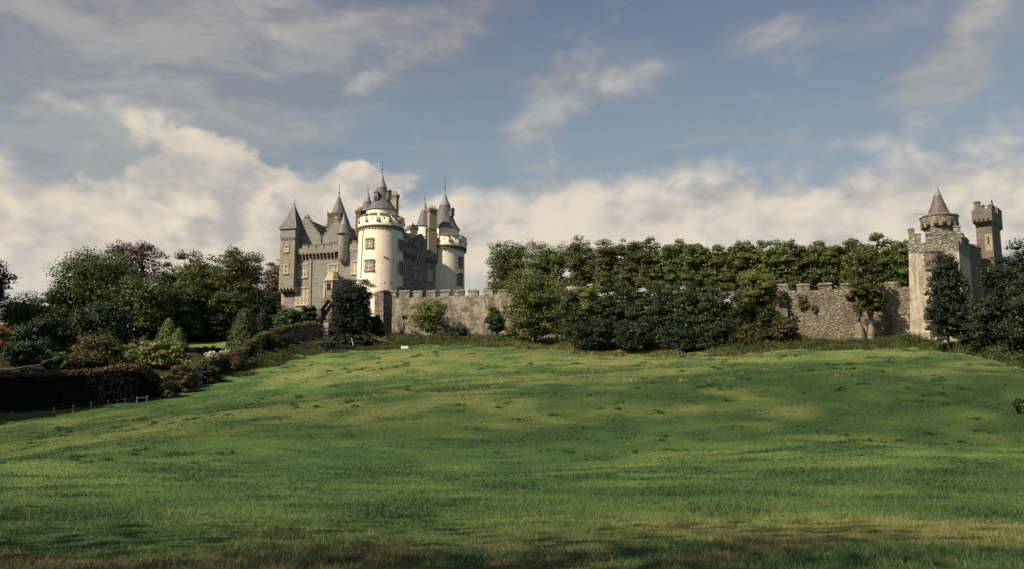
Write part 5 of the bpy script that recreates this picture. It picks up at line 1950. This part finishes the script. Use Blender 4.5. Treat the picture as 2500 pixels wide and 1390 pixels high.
tree('broadleaf_tree', 'leafy green tree standing in front of the curtain wall right of the castle', 1305, 1218, 1400, 648, 850, 163, 'lf_row', 241, None, nl=150, ncards=17000, size=.33, lobe=(.16, .30), flat=1.0, boxy=.75)
thick = [(1362, 1440, 700, 856, 'lf_thicket', 'dark shrub just right of the leafy tree by the curtain wall'),
         (1410, 1462, 692, 800, 'lf_willow', 'pale yellow willowy shrub in the left part of the thicket'),
         (1440, 1520, 688, 862, 'lf_thicket', 'tall dark shrub right of the pale willowy shrub'),
         (1490, 1580, 672, 862, 'lf_thicket', 'tall dark shrub in the left middle of the thicket'),
         (1400, 1490, 765, 866, 'lf_dark', 'low dark shrub at the left front of the thicket'),
         (1560, 1650, 676, 866, 'lf_thicket', 'tall dark shrub in the centre of the thicket'),
         (1500, 1600, 770, 868, 'lf_dark', 'low dark shrub at the middle front of the thicket'),
         (1630, 1720, 668, 868, 'lf_thicket', 'tallest dark shrub in the right middle of the thicket'),
         (1610, 1700, 775, 870, 'lf_dark', 'low dark shrub right of centre at the thicket front'),
         (1700, 1790, 678, 868, 'lf_thicket', 'tall dark shrub left of the pale yellow right-hand shrub'),
         (1700, 1800, 780, 870, 'lf_dark', 'low dark shrub front right in the thicket'),
         (1765, 1850, 690, 866, 'lf_thicket', 'dark shrub in the right end of the thicket'),
         (1800, 1890, 655, 760, 'lf_willow', 'pale yellow-green shrub at the right end of the thicket against the wall'),
         (1830, 1905, 735, 862, 'lf_thicket', 'dark shrub under the pale shrub, beside the rubble wall'),
         (1785, 1880, 790, 862, 'lf_olive', 'low olive shrub at the right front of the thicket'),
         (1890, 1935, 770, 846, 'lf_brown', 'small brown shrub leaning on the rubble wall')]
for k, (x0, x1, y0, y1, mt, lb) in enumerate(thick):
    Yk = 152 - (x0 - 1380) * .012 - (2.5 if y0 > 760 else 0)
    shrub('shrub', lb, x0 - 8, x1 + 8, y0, y1, Yk, mt, 300 + k, 'shrubs of the thicket before the curtain wall', nl=80, ncards=9000 if y0 < 760 else 5500, size=.32, lobe=(.18, .34), flat=.9, deep=3.2, jitter=.6, aspect=.45)

# avenue of trees behind the walls
row = [(1193, 1292, 582, 735, 196), (1288, 1388, 578, 730, 192), (1383, 1462, 574, 715, 190), (1450, 1520, 578, 712, 188), (1508, 1568, 577, 712, 187), (1556, 1622, 578, 712, 185), (1612, 1672, 585, 712, 184),
       (1660, 1718, 580, 712, 182), (1706, 1768, 586, 712, 181), (1758, 1822, 583, 712, 179), (1812, 1868, 584, 712, 178), (1858, 1922, 582, 712, 176), (1918, 1972, 582, 712, 174), (1962, 2016, 577, 715, 173),
       (2008, 2062, 580, 715, 171), (2054, 2116, 571, 715, 168), (2108, 2190, 566, 715, 166), (2176, 2240, 575, 715, 165)]
for k, (x0, x1, y0, y1, Y) in enumerate(row):
    big = k < 2
    lb = ['broad round tree at the castle end of the row behind the wall', 'second broad tree from the castle in the row behind the wall'][k] if big else \
        ('last tree of the row behind the wall, touching the gatehouse' if k == len(row) - 1 else '%s tree from the castle in the even row behind the wall' % ORD[k] if k < 17 else '')
    tree('avenue_tree', lb, (x0 + x1) / 2, x0 - 8, x1 + 8, y0 - 5 + (k * 37 % 13) - 4, y1 + 22, Y, 'lf_row', 400 + k, 'row of even trees behind the curtain wall', nl=120 if big else 80, ncards=13000 if big else 9500,
         size=.34, flat=.95, lobe=(.20, .40), core=.2, trunk_r=.3, deep=None if big else 3.6, boxy=.7)

# old pollard in front of the rubble wall
YPL = 138.5
tp = at(2110, 838, YPL)
pol = thing('pollard_tree', 'old ivy-leaved pollard with two pale trunks against the rubble wall', 'tree', (tp[0], YPL, gz1(tp[0], YPL)))
g = gz1(tp[0], YPL) - .5
b = MB()
b.tube([at(2101, 838, YPL) * [1, 1, 0] + [0, 0, g], at(2100, 815, YPL), at(2096, 795, YPL), at(2098, 770, YPL), at(2106, 740, YPL), at(2112, 700, YPL)], [.85, .70, .52, .34, .25, .15], 9)
b.tube([at(2127, 838, YPL) * [1, 1, 0] + [0, 0, g], at(2126, 815, YPL), at(2128, 790, YPL), at(2122, 750, YPL), at(2110, 690, YPL), at(2108, 640, YPL)], [.55, .48, .40, .32, .24, .12], 9)
b.tube([at(2113, 838, YPL) * [1, 1, 0] + [0, 0, g], at(2113, 815, YPL + .3), at(2115, 780, YPL + .4)], [.45, .35, .2], 8)
b.build('trunk', 'bark_pale', pol)
V1_, _ = crown(at(2112, 715, YPL - .4) - BASE[pol.name], (3.0, 1.9, 4.2), 60, 5200, .32, 501, lobe=(.2, .34), flat_bottom=.95, core=.12)
V2_, _ = crown(at(2110, 645, YPL) - BASE[pol.name], (1.7, 1.4, 2.8), 30, 1500, .32, 502, lobe=(.2, .36), flat_bottom=.95)
V3_, _ = crown(at(2138, 745, YPL - .3) - BASE[pol.name], (1.7, 1.2, 1.6), 20, 1200, .32, 503)
fast_mesh('crown', np.concatenate([V1_, V2_, V3_]), 4, 'lf_ivy', pol)
# ivy on the rubble wall: individual patches
for k, (x, y, rx, rz, lb) in enumerate([(1912, 730, .9, 1.6, 'ivy patch over the buttress of the rubble wall'), (1962, 738, 1.2, 1.9, 'ivy patch below the second clear merlon of the rubble wall'),
                                        (1990, 757, .6, .9, 'small yellow ivy tuft on the rubble wall'), (1935, 790, 1.3, 1.8, 'dark ivy at the foot of the rubble wall buttress')]):
    d = .8 if k in (0,) else .12
    s, z = FV.hit(x, y, d)
    p = FV.pt(s, d, z)
    iv = thing('ivy', lb, 'ivy', p, 'ivy patches on the rubble wall')
    V, _ = crown((0, 0, 0), (rx, .28, rz), 26, int(700 * rx * rz), .22, 520 + k, lobe=(.4, .9), core=.05)
    fast_mesh('foliage', V, 4, 'lf_ivy' if k < 3 else 'lf_thicket', iv)

# right-hand trees
tree('broadleaf_tree', 'dark spreading tree in front of the gatehouse', 2316, 2238, 2390, 598, 858, 121, 'lf_dark', 601, None, nl=170, ncards=19000, size=.27, lobe=(.13, .25), core=.14, flat=1.0, trunk_r=.22, boxy=.82, taper=.76)
tree('broadleaf_tree', 'tall dark tree at the right edge below the slim tower', 2475, 2376, 2590, 582, 890, 119, 'lf_dark', 602, None, nl=170, ncards=24000, size=.29, lobe=(.14, .28), flat=1.0, boxy=.72, taper=.3)
tree('broadleaf_tree', 'dark tree cut by the right edge of the photo', 2530, 2440, 2640, 640, 905, 112, 'lf_dark', 603, None, nl=110, ncards=13000, size=.29, lobe=(.15, .3), flat=.9)
shrub('shrub', 'dark understorey shrub beneath the right-hand trees', 2345, 2530, 700, 930, 116, 'lf_dark', 604, nl=70, ncards=8000, flat=.9, deep=3)
shrub('shrub', 'dark shrub to the right of the spreading tree trunk', 2335, 2410, 785, 890, 119.5, 'lf_dark', 605, ncards=4500, flat=.9, deep=2)
shrub('shrub', 'low bramble bush at the right edge of the field', 2468, 2560, 965, 1030, 72, 'lf_thicket', 606, ncards=1700, size=.16, deep=2, nl=26, lobe=(.14, .3), core=.05, jitter=1.0)

# unseen trees added to throw shade on the near grass and the hedge
for k, (x, y, h, r, lb) in enumerate([(-15.5, 2.5, 26, 4.6, 'tall tree added for shade just left of the viewpoint, outside the picture'), (-23, 5, 25, 5.2, 'second tall tree added for shade left of the viewpoint, outside the picture'),
                                      (-33, 8, 25, 5.5, 'third tall tree added for shade left of the viewpoint, outside the picture'), (-8, -3, 25, 4.4, 'tall tree added for shade right behind the viewpoint, outside the picture'),
                                      (-64.5, 101, 22, 6.0, 'big tree added for shade beyond the left edge nearest the hedge'), (-73, 103, 22, 6.5, 'second big tree added for shade beyond the left edge by the hedge'),
                                      (-82, 105, 22, 7, 'third big tree added for shade beyond the left edge by the hedge'), (-70, 94, 21, 6, 'big tree added for shade beyond the left edge out in the field')]):
    g = gz1(x, y)
    t = thing('added_shade_tree', lb, 'tree', (x, y, g), 'added shade trees outside the picture')
    V, lc = crown((0, 0, h * .62), (r, r, h * .40), 60, 950 if k < 4 else 3600, .42 if k < 4 else .75, 700 + k, core=.15)
    fast_mesh('crown', V, 4, 'lf_green', t)
    trunk_mb((x, y, g - .4), (x, y, g + h * .6), .35, [lc[i] + BASE[t.name] for i in range(5)], k).build('trunk', 'bark', t)

# ------------------------------------------------------------------ small things on the field edge
pbk = at(988, 851, 158)
bk = thing('stone_trough', 'small white stone trough on the grass below the curtain wall', 'trough', (pbk[0], 158, gz1(pbk[0], 158)))
fr = Fr(pbk, pbk + np.array([1, .12, 0]))
g = gz1(pbk[0], 158)
MB().box(fr, -.6, .6, -.45, 0, g - .1, g + .42, top=(.03, .03), jit=.02).build('body', 'pale_block', bk)
MB().box(fr, -.5, .5, -.38, -.08, g + .423, g + .44).build('hollow', 'hole', bk)
lg = [at(x, y, 166) for x, y in [(918, 828), (930, 831), (945, 833), (962, 839)]]
log = thing('fallen_log', 'weathered fallen log lying in the weeds left of the trough', 'log', lg[1])
for p in lg:
    p[2] = max(p[2], gz1(p[0], p[1]) + .15)
MB().tube(lg, [.16, .18, .13, .04], 8).build('stem', 'wood', log)
MB().tube([lg[1], lg[1] + np.array([-.6, -.1, .7])], [.1, .03], 5).build('snag', 'bark_pale', log)
sk = [at(858, 826, 160), at(867, 838, 160)]
stk = thing('leaning_stake', 'short pale leaning stake in the grass below the yew', 'stake', sk[1])
sk[1][2] = gz1(sk[1][0], 160) - .2
MB().tube(sk, [.05, .06], 6).build('stake', 'pale_block', stk)
yf = at(1512, 868, 146)
fl = thing('ragwort', 'single bright yellow flowering weed in the rough grass below the thicket', 'flower', (yf[0], 146, gz1(yf[0], 146)))
g = gz1(yf[0], 146)
b = MB()
for k in range(4):
    b.tube([(yf[0], 146, g - .05), (yf[0] + (k - 1.5) * .12, 146, g + .55 + .08 * (k % 2))], [.015, .01], 4)
b.build('stem', 'lf_green', fl)
V, _ = crown((0, 0, .68), (.38, .25, .12), 10, 160, .1, 811)
M['yellow'] = plain('yellow_petal', (0.75, 0.55, 0.01), None, .7, 3)
fast_mesh('flower_head', V, 4, 'yellow', fl)


# ------------------------------------------------------------------ grass
def blades(X, Y, H, Wd, colr, rng, lean=.5, z=None):
    n = len(X)
    Z = gz(X, Y) if z is None else z
    a = rng.uniform(0, np.pi, n)
    dx, dy = np.cos(a) * Wd * .5, np.sin(a) * Wd * .35
    lx, ly = rng.normal(0, lean, n) * H, rng.normal(0, lean, n) * H
    V = np.empty((n, 3, 3))
    V[:, 0] = np.stack([X - dx, Y - dy, Z - .02], 1)
    V[:, 1] = np.stack([X + dx, Y + dy, Z - .02], 1)
    V[:, 2] = np.stack([X + lx, Y + ly, Z + H], 1)
    C = np.repeat(colr, 3, axis=0)
    return V.reshape(-1, 3), C


rng = np.random.default_rng(900)
AV, AC = [], []
# near and middle sward
n = 430000
u = rng.uniform(0, 1, n)
Yg = 10.5 * (175 / 10.5) ** (u ** 1.45)
Xg = rng.uniform(-1, 1, n) * (Yg * .53 * 1.10 + 1.5)
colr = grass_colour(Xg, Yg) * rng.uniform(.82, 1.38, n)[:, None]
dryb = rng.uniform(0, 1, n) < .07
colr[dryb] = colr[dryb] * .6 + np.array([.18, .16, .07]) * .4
patch = fbm(Xg / 2.6, Yg / 1.9, 51, 3) - .06
H = (0.03 + .065 * np.clip((patch - .4) * 3, 0, 1) + .00035 * Yg) * rng.uniform(.5, 1.5, n)
tallb = rng.uniform(0, 1, n) < .012
H[tallb] *= 2.0
Wd = np.maximum(.009, .0011 * Yg) * rng.uniform(.7, 1.4, n)
v, c = blades(Xg, Yg, H, Wd, colr, rng, .8)
AV.append(v)
AC.append(c)
# darker tussocks on the slope
nt = 700
ty = rng.uniform(48, 158, nt)
tx = rng.uniform(-1, 1, nt) * ty * .55
per = 110
_kp = fbm(tx / 9, ty / 9, 91, 3) > .49
tx, ty = tx[_kp], ty[_kp]
nt = len(tx)
tr_ = np.clip(rng.lognormal(-.35, .5, nt), .22, 1.8)
ra, rr_ = rng.uniform(0, 2 * np.pi, nt * per), np.abs(rng.normal(0, .62, nt * per))
X = np.repeat(tx, per) + np.cos(ra) * rr_ * np.repeat(tr_, per) * 1.3
Y = np.repeat(ty, per) + np.sin(ra) * rr_ * np.repeat(tr_, per) * .9
wgt = np.exp(-(rr_ / .75) ** 2)
H = rng.uniform(.08, .30, nt * per) * np.repeat(rng.uniform(.5, 1.25, nt), per) * (.25 + .75 * wgt)
wgt = wgt * np.repeat(rng.uniform(.55, 1, nt), per)
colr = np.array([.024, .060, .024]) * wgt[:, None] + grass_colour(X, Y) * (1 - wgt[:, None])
colr = colr * rng.uniform(.65, 1.4, nt * per)[:, None]
v, c = blades(X, Y, H, np.maximum(.03, .0011 * Y), colr, rng, .6)
AV.append(v)
AC.append(c)
# coarse tufts and dry stalks near the viewpoint
nt2, per2 = 420, 34
ty2 = 10.8 * (34 / 10.8) ** rng.uniform(0, 1, nt2)
tx2 = rng.uniform(-1, 1, nt2) * (ty2 * .56 + 1)
X = np.repeat(tx2, per2) + rng.normal(0, .13, nt2 * per2)
Y = np.repeat(ty2, per2) + rng.normal(0, .13, nt2 * per2)
tint = np.repeat(rng.uniform(0, 1, nt2), per2)[:, None]
colr = np.where(tint < .55, np.array([.045, .085, .026]), np.where(tint < .8, np.array([.12, .125, .04]), np.array([.24, .19, .085]))) * rng.uniform(.6, 1.4, nt2 * per2)[:, None]
v, c = blades(X, Y, rng.uniform(.05, .17, nt2 * per2), rng.uniform(.007, .013, nt2 * per2), colr, rng, .55)
AV.append(v)
AC.append(c)
ns = 900
Y = 10.8 * (40 / 10.8) ** rng.uniform(0, 1, ns)
X = rng.uniform(-1, 1, ns) * (Y * .56 + 1)
v, c = blades(X, Y, rng.uniform(.10, .26, ns), np.full(ns, .009), np.array([.30, .25, .12]) * rng.uniform(.6, 1.2, ns)[:, None], rng, .5)
AV.append(v)
AC.append(c)
# bleached hay wisps near the brow
nt = 120
ty = rng.uniform(95, 148, nt)
tx = rng.uniform(-25, 62, nt) * ty / 120
per = 26
X = np.repeat(tx, per) + rng.normal(0, .55, nt * per)
Y = np.repeat(ty, per) + rng.normal(0, .25, nt * per)
colr = np.array([.42, .33, .18]) * rng.uniform(.6, 1.2, nt * per)[:, None]
v, c = blades(X, Y, rng.uniform(.05, .16, nt * per), np.full(nt * per, .10), colr, rng, 1.2)
AV.append(v)
AC.append(c)
g_o = fast_mesh('grass', np.concatenate(AV), 3, 'grass', cols=np.concatenate(AC))
mark(g_o, 'short green and straw coloured grass covering the field', 'grass', kind='stuff')

# rough growth along the top edge of the field
edge = [at(x, y, Y) for x, y, Y in [(560, 925, 134), (640, 895, 144), (720, 868, 155), (800, 850, 163), (900, 842, 166), (1000, 836, 167), (1100, 834, 168), (1250, 838, 166), (1400, 850, 156), (1600, 864, 148),
                                    (1750, 868, 143), (1900, 862, 139), (2100, 852, 134), (2250, 852, 130), (2350, 875, 121), (2450, 905, 111), (2540, 935, 103)]]
E = np.array(edge)
n = 12000
seg = rng.uniform(0, len(E) - 1.001, n)
i = seg.astype(int)
f = (seg - i)[:, None]
cc = E[i] * (1 - f) + E[i + 1] * f
back = rng.uniform(-8.0, 8.5, n)
cx, cy = cc[:, 0] + rng.normal(0, .5, n), cc[:, 1] + back
dn = fbm(cx / 3, cy / 3, 71, 3)
keep = (dn + .018 * back > .42)
cx, cy, dn, back = cx[keep], cy[keep], dn[keep], back[keep]
m = len(cx)
per = 16
X = np.repeat(cx, per) + rng.normal(0, .35, m * per)
Y = np.repeat(cy, per) + rng.normal(0, .30, m * per)
hh = 1.35 * np.repeat((.25 + .9 * np.clip(dn - .38, 0, .4) * 2.0) * np.clip(.75 + back * .05, .45, 1.2), per) * rng.uniform(.5, 1.35, m * per)
kind = fbm(X / 4.5, Y / 4, 81, 3)
cg, co, cs, cr = np.array([.036, .066, .019]), np.array([.080, .095, .028]), np.array([.20, .175, .07]), np.array([.070, .058, .026])
colr = np.where((kind < .46)[:, None], cg, np.where((kind < .63)[:, None], co, cr))
midf = np.exp(-((X - 12) / 20) ** 2) * (rng.uniform(0, 1, m * per) < .7)
colr = colr * (1 - .8 * midf[:, None]) + cs * .8 * midf[:, None]
colr = colr * rng.uniform(.6, 1.5, m * per)[:, None]
v, c = blades(X, Y, hh, np.full(m * per, .17), colr, rng, .35)
r_o = fast_mesh('rough_grass', v, 3, 'grass', cols=c)
mark(r_o, 'long rough grass and weeds along the top edge of the field', 'grass', kind='stuff')

back_edge = [(p[0], p[1] + 5.0, gz1(p[0], p[1] + 5.0)) for p in edge]
ridge_foliage('bramble_undergrowth', back_edge, 42000, 2.6, 1.3, .26, 'lf_thicket', 63, kindlabel='dark brambles and nettles massed on the bank below the walls')
